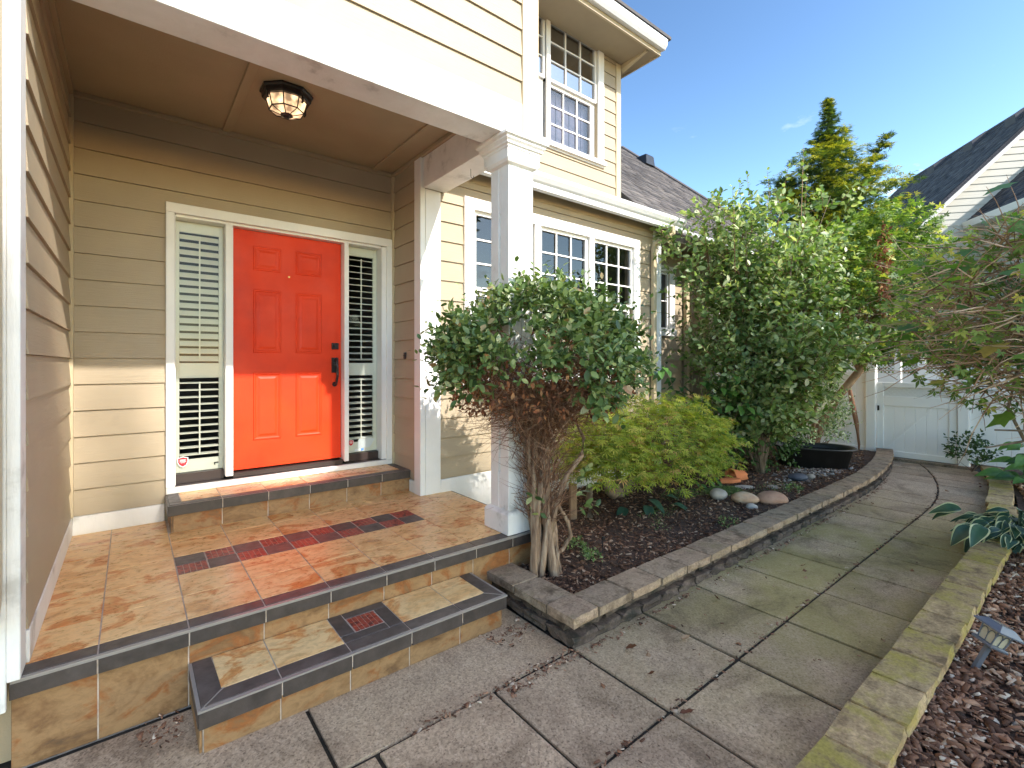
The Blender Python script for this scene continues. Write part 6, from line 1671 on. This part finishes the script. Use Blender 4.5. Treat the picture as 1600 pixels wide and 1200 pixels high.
# wooden stake
m = MB(); m.hexa([(3.17, 3.12, .02), (3.235, 3.10, .02), (3.24, 3.13, .02), (3.175, 3.15, .02), (3.165, 3.12, .46), (3.235, 3.10, .44), (3.24, 3.13, .44), (3.17, 3.15, .46)]); single("wooden_stake", m.mesh("wooden_stake", surf("weathered_stake", [(0.3, (.16, .09, .05)), (.7, (.30, .19, .11))], scale=10, rough=.85, bs=.4, stretch=(3, 3, .5)), bevel=.004), "weathered brown flat wooden stake in the mulch below the maple branch", "stake")
# small black irrigation stakes
for (x_, y_, lab) in ((4.35, 2.70, "thin black stake in the mulch left of the grey stone"), (2.78, 2.40, "thin black stake right of the vine trunk base"), (5.62, 2.60, "thin black stake between the flat stones")):
    m = MB(); m.tube([(x_, y_, .08), (x_, y_, .24)], .004, 6); m.tube([(x_, y_, .235), (x_ + .02, y_, .25), (x_ + .022, y_, .215)], .004, 6); m.box(x_ - .008, x_ + .008, y_ - .006, y_ + .006, .235, .255)
    single("drip_stake", m.mesh("drip_stake", M_BLACK), lab, "stake")
# solar path light, leaning
SLT = thing("solar_path_light", "small grey solar lantern on a stake leaning in the bark beside the mossy wall", "garden light", (3.30, .44, .04), rot=(0, 0, 0))
Tm = Matrix.Translation((3.30, .44, .03)) @ Matrix.Rotation(math.radians(25), 4, Vector((.80, .60, 0))) @ Matrix.Scale(.88, 4) @ Matrix.Rotation(math.radians(-38), 4, 'Z')
def tpart(name, mb, mat, bevel=0):
    mb.v = [tuple(Tm @ Vector(p)) for p in mb.v]; part(name, mb, mat, SLT, bevel=bevel)
m = MB(); m.box(-.014, .014, -.010, .010, -.02, .165); tpart("stake", m, M_GREYPL)
m = MB(); m.sqprofile(0, 0, .050, .050, [(0, .162), (.006, .166), (.006, .176), (0, .180)]); tpart("tray", m, M_GREYPL)
m = MB(); m.sqprofile(0, 0, .036, .036, [(0, .181), (0.006, .262)]); tpart("lamp_glass", m, surf("frosted_lamp_plastic", [(0.3, (.42, .36, .24)), (.7, (.55, .50, .38))], rough=.35))
m = MB()
for s_ in (-1, 1):
    for q in (-1, 1):
        m.tube([(s_ * .039, q * .039, .181), (s_ * .045, q * .045, .262)], .004, 5)
for ang in range(4):
    R_ = Matrix.Rotation(ang * math.pi / 2, 4, 'Z')
    for cx_ in (-.021, .021):
        pts = [R_ @ Vector((cx_ + .019 * math.cos(t), -.0395 - .006 * (0.5 + .5 * math.sin(t)), .225 + .026 * math.sin(t))) for t in np.linspace(0, math.pi, 9)]
        m.tube([tuple(p) for p in pts], .0022, 5, cap=False)
    m.tube([tuple(R_ @ Vector((0, -.038, .182))), tuple(R_ @ Vector((0, -.043, .228)))], .0022, 5)
tpart("lamp_frame", m, M_GREYPL)
m = MB(); m.sqprofile(0, 0, .050, .050, [(.004, .263), (.026, .262), (.026, .270), (-.006, .298), (-.010, .300)]); tpart("lamp_roof", m, M_GREYPL)
m = MB(); m.box(-.034, .034, -.034, .034, .3005, .303); tpart("solar_panel", m, flat("solar_cell", (.25, .24, .22), .15))

# dry leaves lying on the path
dlm = [bigleaf("fallen_leaf", .05, .014, 6, .7, -.5, [M_CHIPR], wav=.003), bigleaf("fallen_leaf", .042, .016, 6, -.8, .6, [M_CHIPR], wav=.004)]
MD = objleaf_mat("fallen_leaf_brown", [(0, (.16, .06, .03)), (.6, (.30, .13, .06)), (1, (.42, .26, .15))], .8, .1)
for q in dlm: q.materials.clear(); q.materials.append(MD)
for (x_, y_) in ((2.11, 1.66), (2.17, 1.56), (2.02, 1.45), (2.50, 1.60), (2.42, 1.52), (1.78, 1.55), (3.02, 1.62), (3.97, 1.46), (4.0, 1.50), (3.85, 1.40), (2.62, 1.30), (1.90, 1.20), (4.6, .95), (3.3, .82), (2.9, 1.78), (8.3, 1.05), (8.45, 1.0), (8.6, 1.1), (7.8, 1.3), (6.4, 1.66)):
    o = bpy.data.objects.new("fallen_leaf", random.choice(dlm)); COL.objects.link(o)
    o.location = (x_, y_, .012); o.rotation_euler = (random.uniform(-.3, .3), random.uniform(-.3, .3), random.uniform(0, 6.28)); s_ = random.uniform(.8, 1.5); o.scale = (s_, s_, s_)
    o["label"] = "dry brown leaf lying on the concrete slabs of the path"; o["category"] = "leaf"; o["group"] = "dry leaves scattered on the path"
